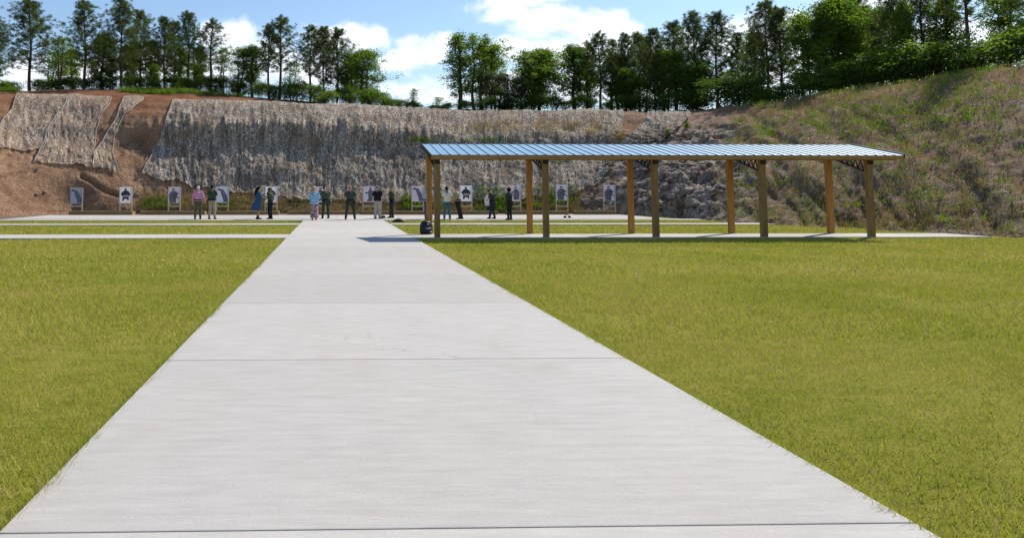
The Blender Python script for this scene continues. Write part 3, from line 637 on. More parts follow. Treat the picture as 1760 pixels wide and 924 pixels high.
trees = [
 ('oval1', -22, 92, 7.9, 'broad green tree mostly cut off by the left edge', 1.0), ('pine2', -14, 30, 8.0, 'dark pine cut off at the left edge of the bank', 1.1),
 ('pine0', 53, 2, 7.8, 'tall dark full pine standing free at the far left of the bank', 1.12), ('thin0', 104, 56, 8.1, 'thin light green tree between the first two tall pines', 1.0),
 ('thin0', 84, 80, 8.3, 'low sparse tree right behind the leftmost tall pine', .9),
 ('pine1', 147, 4, 7.8, 'tall narrow pine, second tall pine from the left', 1.05), ('dark1', 176, 48, 8.0, 'dark leafy tree squeezed between the second and third tall pines', 1.0), ('oval1', 128, 78, 8.2, 'light green tree behind the foot of the second tall pine', .9),
 ('pine2', 209, 3, 7.6, 'tallest broad pine with thick straight trunk above the bare gaps in the netting', .95), ('pine4', 242, 20, 8.0, 'pine right behind the tallest broad pine, a little lower', .9), ('oval1', 232, 70, 8.1, 'yellowish leafy tree filling under the tallest pines', 1.0),
 ('pine4', 283, 30, 8.0, 'medium pine above the bright green weed patch', .85), ('dark1', 262, 58, 8.2, 'dark leafy tree left of the pine above the green weeds', .8), ('pine0', 325, 22, 7.8, 'tall pine at the right end of the bright green weed patch', .8), ('oval1', 308, 76, 8.1, 'light green leafy tree between the two pines over the weeds', .85), ('pine1', 300, 40, 8.2, 'half hidden narrow pine in the middle of the left wood', .9),
 ('thin0', 163, 98, 7.7, 'light sapling clump in front of the dark leafy tree between two tall pines', .8), ('oval1', 192, 104, 7.8, 'low pale green tree left of the thick straight trunk', .7), ('thin0', 222, 100, 7.5, 'low sparse light tree right of the thick straight trunk', .8), ('oval1', 268, 108, 7.8, 'low light green tree behind the left half of the weeds', .7), ('oval1', 335, 106, 7.7, 'low bright tree hugging the trunk of the tall pine over the weeds', .5),
 ('slim1', 362, 33, 7.7, 'slender lone pine in front of the white cloud', 1.35), ('thin0', 379, 72, 7.9, 'small leafy tree touching the slender lone pine', .8), ('dark1', 345, 70, 8.0, 'dark leafy tree left of the slender lone pine', .7),
 ('tall1', 408, 72, 7.8, 'small broadleaf with bare lower stems, left of a darker twin', 1.0), ('dark1', 433, 68, 7.8, 'dark round-topped small tree left of the pair of pines', 1.0),
 ('slim1', 462, 43, 7.7, 'thin lower pine of the pair left of the wide sky gap', 1.1), ('pine3', 482, 29, 7.6, 'tall pointed pine of the pair standing apart in mid bank', 1.15), ('thin0', 498, 98, 7.9, 'low sparse tree right of the tall pointed pine', .8),
 ('pine3', 533, 46, 7.8, 'left one of three flat-topped pines, loosest crown', 1.1), ('pine0', 556, 47, 7.6, 'middle one of three flat-topped pines', .9), ('pine4', 580, 51, 7.7, 'right one of three flat-topped pines', 1.0), ('dark1', 603, 82, 7.8, 'dark tree tucked against the three flat-topped pines', .8),
 ('oval1', 626, 79, 7.6, 'wind-swept bushy green tree ending the left wood', 1.0), ('thin0', 594, 100, 7.9, 'small sparse tree between pines and the wind-swept bushy tree', .8),
 ('thin0', 709, 148, 7.5, 'tiny sapling alone against the blue sky gap', .9), ('thin0', 750, 164, 7.7, 'small dark sapling just left of the right wood', 1.3),
 ('tall0', 790, 42, 7.3, 'tall airy broadleaf at the left end of the right wood', .95), ('tall1', 817, 42, 7.4, 'second tall airy broadleaf, bunched against the first', .95), ('oval1', 852, 68, 7.6, 'light green tree between the airy pair and the round dark tree', .85),
 ('grey0', 858, 122, 7.2, 'low greyish twiggy tree with dull foliage in front of the right wood', 1.15), ('oval0', 924, 76, 7.3, 'big round dense green tree, widest crown of the right wood', .92), ('grey0', 893, 128, 7.2, 'second low greyish tree touching the big round tree', .9),
 ('dark1', 985, 66, 7.5, 'open leafy tree just right of the big round tree', 1.0), ('slim1', 1008, 72, 7.8, 'thin pine behind the open leafy tree', 1.2), ('pine3', 1031, 56, 7.4, 'bare-stemmed pine in front of a sky gap in the right wood', 1.0), ('slim0', 1050, 68, 7.8, 'narrow dark pine right of the bare-stemmed pine', 1.2),
 ('pine5', 1074, 60, 7.6, 'dark pine with shaggy crown above the brown patch', .75), ('pine0', 1098, 58, 7.8, 'dark pine third left of the right photo edge group', .8), ('pine2', 1124, 52, 7.4, 'pine above the rubbly shoulder, left of a bright leafy tree', .7),
 ('oval1', 1152, 78, 7.3, 'bright leafy tree between dark pines above the rubbly shoulder', .9), ('pine1', 1161, 40, 7.8, 'tall dark pine rising behind the bright leafy tree', 1.05), ('pine5', 1193, 24, 7.5, 'tallest dark pine above the rock slope', .9), ('oval1', 1012, 88, 7.9, 'mid green leafy tree filling behind the bare-stemmed pine', .8), ('dark1', 1060, 80, 7.9, 'dark leafy tree left of the shaggy pine, reaching most of its height', 1.0), ('pine1', 1110, 66, 8.1, 'half hidden dark pine between the shaggy pine group and the rubbly shoulder pine', .9), ('dark1', 1138, 74, 8.0, 'dark leafy tree just left of the bright leafy tree', .9),
 ('dark0', 1082, 112, 7.3, 'dark leafy understory tree beneath the shaggy pines', .8), ('dark0', 1190, 104, 7.2, 'dark low tree under the tallest dark pine', .9)]
for k, px, top, t, lab, wd in trees: tree_at(k, px, top, t, lab, wd)
# the wood goes on round the side bank, right of what the photograph holds
rs = random.Random(5); keys = ['pine0', 'pine5', 'dark1', 'pine2', 'pine4', 'oval1', 'pine1', 'oval0', 'pine0', 'dark0', 'pine2', 'tall0', 'pine5', 'dark1', 'pine3', 'oval1', 'pine4', 'pine0']
ords = ['first','second','third','fourth','fifth','sixth','seventh','eighth','ninth','tenth','eleventh','twelfth','thirteenth','fourteenth','fifteenth','sixteenth','seventeenth','eighteenth']
for i, k in enumerate(keys):
    px = 1232+i*33+rs.uniform(-8, 8); t = 7.2+rs.uniform(0, .7); p = surf(px, t); p.z -= .25; h = rs.uniform(7.2, 9.8)*(1.0 if k[0] == 'p' else .82)
    nm = 'pine_tree' if k[:4] == 'pine' else 'leafy_tree'
    place(k, p, h, '%s on the side bank, %s tree counting rightwards from the rock slope' % ('dark pine' if nm == 'pine_tree' else 'leafy green tree', ords[i]), nm, 'tree', 'trees along the side bank', rs.uniform(.8, 1))
# bushes along the foot of the wood
def bush_at(key, px, top, t, label, wide=1.0):
    p = surf(px, t); h = max(.6, atY(px, top, p.y).z-p.z+.1); h *= random.uniform(.6, .95) if px > 780 and px < 1202 and t > 6.5 else random.uniform(.75, 1); p.z -= .1
    place(key, p, h, label, 'bush', 'bush', 'bushes under the trees on the bank', wide)
where = ['under the leftmost pines', 'at the foot of the second tall pine', 'below the tallest broad pine', 'left of the bright green weeds', 'behind the bright green weeds', 'under the tall pine over the weeds', 'below the slender lone pine', 'under the small broadleaf pair']
bs = [('bush0', 22, 140, 7.9, 'dark low bush at the left edge beneath the cut off trees', 1.3), ('bush1', 10, 138, 7.3, 'bright green low bush at the left edge of the bank top', 1.6), ('bush0', 70, 138, 7.9, 'dark bush at the foot of the leftmost tall pine', 1.6), ('bush2', 105, 136, 7.9, 'dark bush between the first two tall pines', 1.7), ('bush0', 140, 134, 7.9, 'dark bush around the trunk of the second tall pine', 1.5),
 ('bush2', 178, 130, 7.9, 'dark bush left of the tallest broad pine', 1.5), ('bush0', 225, 126, 7.8, 'dark bush right of the thick straight trunk', 1.4), ('bush0', 262, 128, 7.8, 'dark bush behind the left end of the green weeds', 1.4), ('bush2', 300, 126, 7.9, 'dark bush behind the middle of the green weeds', 1.3), ('bush1', 322, 128, 7.7, 'yellow green bush at the right end of the weeds', 1.0), ('bush0', 350, 128, 7.7, 'dark bush left of the slender lone pine foot', 1.2),
 ('bush0', 385, 134, 7.7, 'dark bush under the small leafy tree by the slender pine', 1.2), ('bush2', 415, 138, 7.6, 'dark bush under the bare lower stems', 1.2), ('bush1', 445, 138, 7.6, 'mid green bush left of the pair of pines', 1.1), ('bush0', 470, 142, 7.4, 'dark bush at the foot of the pair of pines', 1.2), ('bush2', 505, 144, 7.3, 'dark bush in the gap right of the pair of pines', 1.4), ('bush0', 535, 144, 7.1, 'dark bush at the foot of the loosest of the three pines', 1.3),
 ('bush1', 560, 150, 6.8, 'green bush in front of the middle flat-topped pine', 1.2), ('bush2', 590, 146, 7.1, 'dark bush in front of the right flat-topped pine', 1.2), ('bush0', 620, 150, 6.9, 'dark bush below the wind-swept bushy tree', 1.2), ('bush1', 645, 155, 6.8, 'first bush of the low green line falling to the right', 1.2), ('bush1', 668, 163, 6.7, 'second bush of the low green line falling to the right', 1.3), ('bush0', 690, 167, 6.7, 'third, darker bush of the low green line', 1.4), ('bush1', 712, 175, 6.6, 'last low bush of the green line before the gap', 1.6),
 ('bush1', 765, 177, 6.9, 'low green bush in the gap left of the airy trees', 1.6), ('bush1', 742, 180, 6.8, 'lowest green bush in the gap between the two woods', 2.0), ('bush1', 800, 170, 7.0, 'green bush under the airy broadleaf pair', 1.4), ('bush2', 835, 166, 6.9, 'dark bush left of the low greyish trees', 1.4), ('bush0', 875, 160, 7.1, 'dark bush between the low greyish trees', 1.6), ('bush1', 955, 164, 7.0, 'bright bush at the right foot of the big round tree', 1.2), ('bush0', 915, 162, 7.0, 'dark bush beneath the big round tree', 1.3),
 ('bush1', 990, 160, 7.1, 'yellow green bush under the open leafy tree', 1.2), ('bush2', 1015, 168, 7.0, 'dark bush left of the bare-stemmed pine', 1.2), ('bush1', 1045, 164, 7.1, 'yellow green bush right of the bare-stemmed pine', 1.2), ('bush0', 1075, 158, 7.1, 'dark bush under the shaggy pine', 1.4), ('bush2', 1105, 160, 7.0, 'dark bush above the rubbly shoulder', 1.4), ('bush1', 1135, 162, 7.1, 'green bush under the bright leafy tree', 1.2), ('bush0', 1165, 160, 6.9, 'dark bush left of the tallest dark pine foot', 1.4), ('bush0', 1200, 156, 6.9, 'dark bush around the tallest dark pine foot', 1.4),
 ('bush3', 1184, 211, 5.0, 'small bright green shrub on the rubbly shoulder', .7), ('bush3', 1150, 233, 4.6, 'smallest bright green shrub just above the roof edge', .6)]
for b_ in bs: bush_at(*b_)
for i in range(13):
    px = 1235+i*46; p = surf(px, 6.9); p.z -= .1
    place(['bush0', 'bush2', 'bush1'][i % 3], p, rs.uniform(1.0, 2.6), '%s bush edging the side bank, %s counting rightwards from the rock slope' % (['dark', 'dense dark', 'mid green'][i % 3], ords[i]), 'bush', 'bush', 'bushes edging the side bank', 1.4)
# loose low growth: one object each
def tufts(name, pts, mat, h, m, label, cat, wd=.02):
    T = np.array(pts); n = len(T); c = np.repeat(T, m, 0)+rng.normal(size=(n*m, 3))*np.array([.12, .12, .02]); d = unit(rng.normal(size=(n*m, 3))*.55+np.array([0, 0, 1.]))
    q = leaf_quads(c, h, wd, d); return tag(mesh_np(name, q, np.arange(len(q)).reshape(-1, 4), mat), kind='stuff', label=label, cat=cat)
def scat(n, boxes):
    out = []
    for _ in range(n):
        x0, x1, t0, t1 = rs.choice(boxes); out.append(surf(rs.uniform(x0, x1), rs.uniform(t0, t1)))
    return out
tufts('green_weeds', scat(620, [(215, 330, 7.0, 7.5), (205, 345, 6.9, 7.2), (235, 300, 6.85, 7.5), (0, 26, 7.0, 7.5), (250, 420, 7.0, 7.15)]), M['weed'], .38, 14, 'bright green weeds growing on the bank top under the pines', 'weeds', .05)
tufts('foot_weeds', scat(520, [(245, 300, .5, 1.3), (716, 735, .4, 1.7), (745, 760, .4, 1.5), (820, 860, .4, 1.9), (850, 880, .4, 1.4), (900, 966, .4, 1.9), (940, 985, .8, 2.0), (360, 400, .4, 1.3), (690, 720, .5, 1.5)]), M['weed'], .38, 14, 'green weeds in patches along the bank foot behind the targets', 'weeds', .035)
tufts('dry_scrub', scat(2100, [(235, 480, .3, 1.7), (400, 760, .3, 1.5), (700, 1000, .3, 1.6)]), M['dry'], .3, 9, 'brown dry grass along the bank foot behind the timber boxes', 'dry grass', .02)
def patch(n, cs):
    out = []
    for _ in range(n):
        cx, cy, rx_, ry_ = rs.choice(cs); px, py = rs.gauss(cx, rx_*.5), rs.gauss(cy, ry_*.5); out.append(surf(px, t_of(px, py)))
    return out
tufts('ochre_grass', patch(900, OC), M['dry'], .22, 9, 'ochre dry grass growing through the netting high on the right of the bank', 'dry grass', .02)
tufts('slope_weeds', patch(240, [(965, 276, 26, 5), (720, 243, 25, 3), (835, 243, 60, 3)]), M['weed'], .3, 10, 'green weeds on the steep bank just above and below the blue roof', 'weeds', .03)
tufts('side_bank_growth', scat(1500, [(1250, 1850, .2, 6.5), (1300, 1850, 3.5, 6.8)]), M['weed'], .3, 9, 'sparse green weeds over the clay side bank right of the rock slope', 'weeds', .03)
tufts('side_bank_straw', scat(2600, [(1230, 1850, .1, 6.6)]), M['dry'], .26, 9, 'dry straw coloured grass over the clay side bank', 'dry grass', .02)
# rocks
def rock(r, seed, sub=3):
    bm = bmesh.new(); bmesh.ops.create_icosphere(bm, subdivisions=sub, radius=r); rs_ = random.Random(seed); pl = [(Vector((rs_.gauss(0, 1), rs_.gauss(0, 1), rs_.gauss(0, 1))).normalized(), r*rs_.uniform(.55, .85)) for _ in range(9)]
    for v in bm.verts:
        for n_, d_ in pl:
            e = v.co.dot(n_)-d_
            if e > 0: v.co -= n_*e
        v.co += v.co.normalized()*r*.05*math.sin(v.co.x*9/r+seed)*math.sin(v.co.y*7/r)
        v.co.z *= .72
    me = bpy.data.meshes.new('boulder'); bm.to_mesh(me); bm.free(); me.materials.append(M['rock']); return me
rks = [rock(1, 100+i) for i in range(5)]
bl = [(1150, 322, .4, 'pale pointed boulder between the last photographed roof posts and the rock slope'), (1163, 338, .36, 'pale cracked boulder low on the rock slope right of the last post'), (1188, 330, .4, 'large flat boulder at the right of the rock slope'), (1098, 318, .36, 'long grey boulder seen between the last two posts'), (1008, 348, .4, 'flat pale boulder behind the rightmost target'), (1030, 345, .35, 'small boulder right behind the rightmost target board'), (1175, 300, .45, 'brown boulder high on the rock slope'), (1140, 352, .4, 'dark boulder beside the last post base'),
      (1115, 345, .35, 'small dark boulder between the last two posts near the ground'), (1195, 352, .45, 'dark boulder near the foot of the rock slope'), (62, 334, .14, 'small pale stone on the clay mound'), (76, 330, .16, 'pale stone in the middle of the clay mound')]
for i, (px, py, r, lab) in enumerate(bl):
    o = bpy.data.objects.new('boulder', rks[i % 5]); C.objects.link(o); q = surf(px, t_of(px, py)); o.location = (q.x, q.y, q.z); o.scale = (r*1.2, r, r); o.rotation_euler = (rs.uniform(-.5, .5), rs.uniform(-.5, .5), rs.uniform(0, 6)); tag(o, lab, 'boulder', 'boulders on the bank')
vs = []; fs = []; nb_ = 0
rm = rock(1, 3, 2); rv = np.array([v.co[:] for v in rm.vertices]); rf = np.array([p.vertices[:] for p in rm.polygons])
for _ in range(1000):
    if rs.random() < .75: px = rs.uniform(985, 1260); t = rs.uniform(.2, 4.2); r = .03+.13*rs.random()**4
    else: px = rs.uniform(230, 1000); t = rs.uniform(.2, 1.6); r = .04+.13*rs.random()**2
    q = surf(px, t); E = np.array(Euler((rs.uniform(0, 6), rs.uniform(0, 6), rs.uniform(0, 6))).to_matrix()); vs.append((rv*np.array([1.3, 1, .8]))@E.T*r+np.array(q)); fs.append(rf+nb_); nb_ += len(rv)
tag(mesh_np('rubble', np.concatenate(vs), np.concatenate(fs), M['rock']), kind='stuff', label='loose stones and rubble on the rock slope and along the bank foot', cat='rubble')
# ================================================================== CANOPY
def canopy():
    r0 = empty('canopy', (10.4, 22.8, 0), 0, 'open timber post canopy with light blue ribbed metal roof over the right walkway', 'canopy')
    O = Vector(r0.location)
    XL, XR = 3.06, 17.95; YF, YB = 21.6, 23.9; ZF, ZB = 2.60, 3.08
    zr = lambda y: ZF+(ZB-ZF)*(y-YF)/(YB-YF)
    def G0(): return G()
    def fin(g, *a, **k):
        g.v = [tuple(Vector(p)-O) for p in g.v]; return g.build(*a, **k)
    # roof sheet with ribs (one piece of sheet metal)
    g = G(); prof = []; x = XL
    while x < XR:
        prof += [(x, .026), (x+.022, .026), (x+.034, 0), (x+.288, 0)]; x += .30
    prof.append((x, .026))
    n = len(prof)
    for dz in (0, -.012):
        pass
    v = [(px, YF-.0, ZF+h+.02) for px, h in prof]+[(px, YB, ZB+h+.02) for px, h in prof]
    v += [(px, y, z-.012) for px, y, z in v]
    f = [(i, i+1, n+i+1, n+i) for i in range(n-1)]+[(2*n+i, 3*n+i, 3*n+i+1, 2*n+i+1) for i in range(n-1)]+[(i, 2*n+i, 2*n+i+1, i+1) for i in range(n-1)]+[(n+i, n+i+1, 3*n+i+1, 3*n+i) for i in range(n-1)]
    g.add(v, f); roof = fin(g, 'roof', M['roof'], r0)
    g = G(); g.beam((XL-.012, YF, ZF-.005), (XL-.012, YB, ZB-.005), .02, .14); fin(g, 'rake_trim', M['steel'], r0)
    g = G(); g.beam((x+.02, YF, ZF-.005), (x+.02, YB, ZB-.005), .02, .14); fin(g, 'rake_trim', M['steel'], r0)
    for y, wz in ((YF+.35, .19), (YB-.24, .19)):
        g = G(); g.beam((XL+.03, y-.08, zr(y)-.105), (XR+.05, y-.08, zr(y)-.105), .045, wz); fin(g, 'beam', M['fascia'], r0, bevel=.004)
    g = G(); g.beam((XL+.01, YF+.022, ZF-.058), (XR+.1, YF+.022, ZF-.058), .04, .11); fin(g, 'fascia_board', M['fascia'], r0, bevel=.004)
    for k in range(4):
        y = YF+.6+k*.4; g = G(); g.beam((XL+.03, y, zr(y)-.045), (XR+.05, y, zr(y)-.045), .09, .04); fin(g, 'purlin', M['fascia'], r0)
    fx = [751, 939, 1130]; X = [(atG(px, 407.4, H).x) for px in fx]; st = (X[2]-X[0])/2; X += [X[2]+st, X[2]+2*st]
    for i, xx in enumerate(X):
        yf, yk = 21.95, 23.76
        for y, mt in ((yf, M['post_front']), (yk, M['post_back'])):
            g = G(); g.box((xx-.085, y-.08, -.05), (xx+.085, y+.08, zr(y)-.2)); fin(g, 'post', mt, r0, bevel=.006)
        g = G(); top = .22; d_ = .36                                                # open web truss between the two posts
        a0 = Vector((xx, yf+.08, zr(yf+.08)-top)); a1 = Vector((xx, yk-.08, zr(yk-.08)-top)); dn = Vector((0, 0, -d_)); b1 = a1+Vector((0, 0, -.16))
        g.beam(a0, a1, .045, .045); g.beam(a0+dn, b1, .045, .045); m = 7
        for k in range(m):
            t0, t1 = k/m, (k+1)/m; A = a0.lerp(a1, t0); Bq = (a0+dn).lerp(b1, (t0+t1)/2); Cc = a0.lerp(a1, t1); g.beam(A, Bq, .028, .02); g.beam(Bq, Cc, .028, .02)
        fin(g, 'truss', M['steel'], r0)
        g = G(); g.box((xx-.092, yf-.088, zr(yf)-.33), (xx+.092, yf-.083, zr(yf)-.2)); 
        fin(g, 'bracket', M['steel'], r0)
canopy()
# ================================================================== TIMBER BOXES AND TARGETS
segs = [(118, 227.5, 'long target timber box at the far left under two target stands'), (241, 352, 'timber box standing left behind the man in pink'), (357.5, 479, 'timber box under two stands, behind the blue dress'), (494.5, 613, 'timber box behind the woman in the light blue top and the green shirts'),
        (621, 733, 'timber box behind the man in the black polo'), (742, 855, 'timber box under the bright white target, behind the woman in jeans'), (873, 977, 'timber box under two stands, right of the middle roof posts'), (992, 1060, 'shortest timber box under the rightmost target')]
for a, b_, lab in segs:
    p = atG(a, 368.6); q = atG(b_, 368.6); Y = 44.05; x0 = atY(a, 366, Y).x; x1 = atY(b_, 366, Y).x
    e = empty('timber_box', ((x0+x1)/2, Y+.35, 0), 0, lab, 'timber box', 'timber boxes under the targets'); h = (x1-x0)/2
    for nm, c0, c1 in (('front_board', (-h, -.35, -.03), (h, -.31, .22)), ('back_board', (-h, .31, -.03), (h, .35, .22)), ('end_board', (-h+.003, -.308, -.03), (-h+.05, .308, .215)), ('end_board', (h-.05, -.308, -.03), (h-.003, .308, .215))):
        g = G(); g.box(c0, c1); g.build(nm, M['box_timber'], e, bevel=.006)
    g = G(); g.box((-h+.052, -.306, -.02), (h-.052, .306, .2)); g.build('soil_fill', M['gravel'], e)
    g = G(); g.box((-h+.01, -.36, .222), (h-.01, -.27, .25)); g.build('top_rail', M['lath'], e, bevel=.004)
def ell(cx, cz, rx, rz, n=14): return [(cx+rx*math.cos(2*math.pi*i/n), cz+rz*math.sin(2*math.pi*i/n)) for i in range(n)]
# printed figures drawn in board units: x -.5...5, z 0..1
FIG = {
 'seated': [('ink_mid', ell(-.02, .86, .10, .075)), ('ink_dark', [(-.2, .74), (-.06, .79), (.08, .79), (.24, .72), (.36, .58), (.38, .48), (.3, .46), (.28, .40), (-.26, .40), (-.28, .48), (-.38, .50), (-.36, .62)]), ('ink_pale', [(-.2, .5), (.24, .5), (.28, .44), (-.2, .42)]), ('ink_dark', [(-.24, .38), (.26, .38), (.24, .16), (.16, .16), (.12, .26), (-.1, .26), (-.14, .15), (-.26, .15)])],
 'leaning': [('ink_mid', ell(-.26, .82, .13, .075)), ('ink_blue', [(-.2, .84), (.02, .86), (.2, .68), (.38, .40), (.46, .2), (.44, .04), (.1, .03), (.06, .25), (-.06, .48), (-.14, .68)]), ('ink_skin', [(-.02, .74), (.1, .72), (.14, .55), (.06, .5)])],
 'standing': [('ink_skin', ell(.06, .86, .09, .08)), ('ink_mid', [(-.1, .73), (.02, .78), (.14, .78), (.3, .70), (.36, .5), (.32, .1), (-.1, .1), (-.14, .3), (-.1, .5)]), ('ink_dark', [(-.3, .62), (-.1, .62), (-.1, .55), (-.2, .54), (-.2, .5), (-.26, .5), (-.26, .56), (-.3, .56)])],
 'rifle': [('ink_mid', ell(-.06, .84, .13, .08)), ('ink_mid', [(-.3, .7), (-.12, .75), (.1, .75), (.26, .66), (.26, .45), (.16, .3), (.14, .02), (-.34, .02), (-.4, .3), (-.42, .5)]), ('ink_dark', [(-.1, .52), (.42, .3), (.4, .25), (-.12, .46)]), ('ink_dark', [(.0, .62), (.32, .62), (.34, .54), (.0, .55)]), ('ink_pale', ell(-.04, .82, .07, .035))],
 'legs': [('ink_skin', ell(.12, .86, .1, .08)), ('ink_mid', [(-.02, .75), (.08, .78), (.2, .78), (.34, .70), (.4, .5), (.3, .3), (.28, .05), (-.18, .04), (-.02, .25), (-.06, .5)]), ('ink_dark', [(-.3, .62), (-.02, .64), (-.02, .56), (-.18, .56), (-.2, .5), (-.26, .5), (-.24, .57), (-.3, .57)])]}
tg = [(131, 'paper_grey', 'leaning', 'grey faced target board with a leaning dark figure, leftmost target', 322.5), (216, 'paper', 'seated', 'bright white target board with a crouching dark figure, left part, beside clay mound', 321.5), (299.5, 'paper_lilac', 'rifle', 'pale grey target with a half turned figure, left of the man in pink', 321.5),
      (382, 'paper_blue', 'leaning', 'pale blue target with slanting blue print, right of the man in khaki trousers', 320.8), (466, 'paper', 'seated', 'white target board behind the officer facing the blue dress', 320.8), (549.5, 'paper_lilac', 'standing', 'cream target board almost hidden behind the light blue top and green shirt', 320.5),
      (634, 'paper_lilac', 'legs', 'target with grey pointing figure left of the black polo', 320), (718, 'paper_lilac', 'leaning', 'target with slanting print left of the first roof post pair', 319.5), (801, 'paper', 'seated', 'bright white target with crouching figure right of the man in the tan shirt', 319),
      (885, 'paper_lilac', 'standing', 'lilac target behind the round haired officer', 319), (966, 'paper_lilac', 'rifle', 'target with rifle holding figure just right of the middle front post', 317.5), (1047.5, 'paper_lilac', 'rifle', 'rightmost target, rifle holding figure, left of the last back post', 318)]
for px, pap, fig, lab, top in tg:
    Y = 44.4; wpx = 21.5; x0 = atY(px, 340, Y).x; zt = atY(px, top, Y).z; hb = 1.0; w_ = .80; zb = zt-hb
    e = empty('target_stand', (x0, Y, .2), 0, lab, 'target', 'shooting targets in a row'); dz = -.2
    for s_ in (-1, 1):
        g = G(); g.box((s_*(w_/2-.03)-.035, -.0, -.12), (s_*(w_/2-.03)+.035, .045, zt+dz-.05)); g.build('leg', M['lath'], e, bevel=.004)
    zc = atY(px, 354.5, Y).z+dz
    g = G(); g.box((-w_/2+.068, .002, zc-.035), (w_/2-.068, .043, zc+.035))
    for s_ in (-1, 1): g.poly([(s_*(w_/2-.066), zc+.036), (s_*(w_/2-.066), zc+.13), (s_*(w_/2-.16), zc+.036)], .01, .03)
    g.build('crossbar', M['lath'], e)
    g = G(); g.box((-w_/2, -.014, zb+dz), (w_/2, -.002, zt+dz)); bd = g.build('board', M[pap], e)
    fl = -1 if px in (1047.5,) and False else 1
    for k, (mt, pts) in enumerate(FIG[fig]):
        g = G(); g.poly([(x*w_*.98*fl, zb+dz+z*hb) for x, z in pts], -.018-.003*k, -.0145-.0005*k); g.build('figure_print', M[mt], bd)
# small grey torso target on a dark post
Y = 44.5; q = atY(839.5, 345, Y); e = empty('torso_target', (q.x, Y, 0), 0, 'small plain grey rounded torso target on a short dark post', 'target')
zt = atY(839, 334.5, Y).z; zb = atY(839, 354, Y).z
g = G(); g.poly([(-.2, zb), (.2, zb), (.26, zb+.3), (.25, zt-.2), (.17, zt-.1), (.1, zt-.06), (.09, zt), (-.09, zt), (-.1, zt-.06), (-.17, zt-.1), (-.25, zt-.2), (-.26, zb+.3)], -.02, .0); g.build('plate', M['paper_lilac'], e)
g = G(); g.box((-.09, .004, -.05), (.09, .1, zb+.1)); g.build('post', M['steel'], e)
# dark line along the bank foot, drawn as black tubes
for a, b_, lab in ((352, 432, 'dark line drawn as a black tube along the bank foot behind the man in khaki'), (494, 612, 'dark line drawn as a black tube along the bank foot behind the light blue top')):
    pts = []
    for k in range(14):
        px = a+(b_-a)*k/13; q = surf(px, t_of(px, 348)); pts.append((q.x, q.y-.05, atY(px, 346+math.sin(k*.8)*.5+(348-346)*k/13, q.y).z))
    g = G(); g.tube(pts, .07, 8); tag(g.build('dark_tube', M['steel'], None, True), lab, 'pipe', 'dark lines along the bank foot')
# ================================================================== PEOPLE
SK = cloth('skin_light', (.48, .27, .19), .12, .6, .3); SKD = cloth('skin_brown', (.16, .085, .05), .12, .6, .3); EYE = NB('eye').col((.03, .02, .02), .2, .5).m
cm_ = {}
def CM(c, **k):
    key = tuple(c)
    if key not in cm_: cm_[key] = cloth('fabric_%s' % '_'.join('%02d' % int(x*100) for x in c), c, **k)
    return cm_[key]
def hand(g, wrist, dirn, side, palm_n):
    """palm with four unequal bent fingers and a thumb leaving its side"""
    d = Vector(dirn).normalized(); n = (Vector(palm_n)-d*Vector(palm_n).dot(d)).normalized(); s = d.cross(n)*side; w_ = Vector(wrist)
    M3 = Matrix((s, d, n)).transposed()
    g.ball(w_+d*.05, (.042, .055, .019), 10, 6, M3)
    for k, (o, ln) in enumerate(((-.032, .062), (-.011, .078), (.011, .083), (.031, .073))):
        p = w_+d*.085+s*o; q = p+d*ln*.5+n*.010+s*o*.15; r = q+(d*.7+n*.7).normalized()*ln*.5; g.tube([p, q, r], [.0095, .009, .007], 6, True)
    p = w_+d*.03+s*.036; q = p+(d*.55+s*.7+n*.25).normalized()*.04; g.tube([p, q, q+(d*.9+s*.15+n*.35).normalized()*.035], [.012, .0105, .008], 6, True)
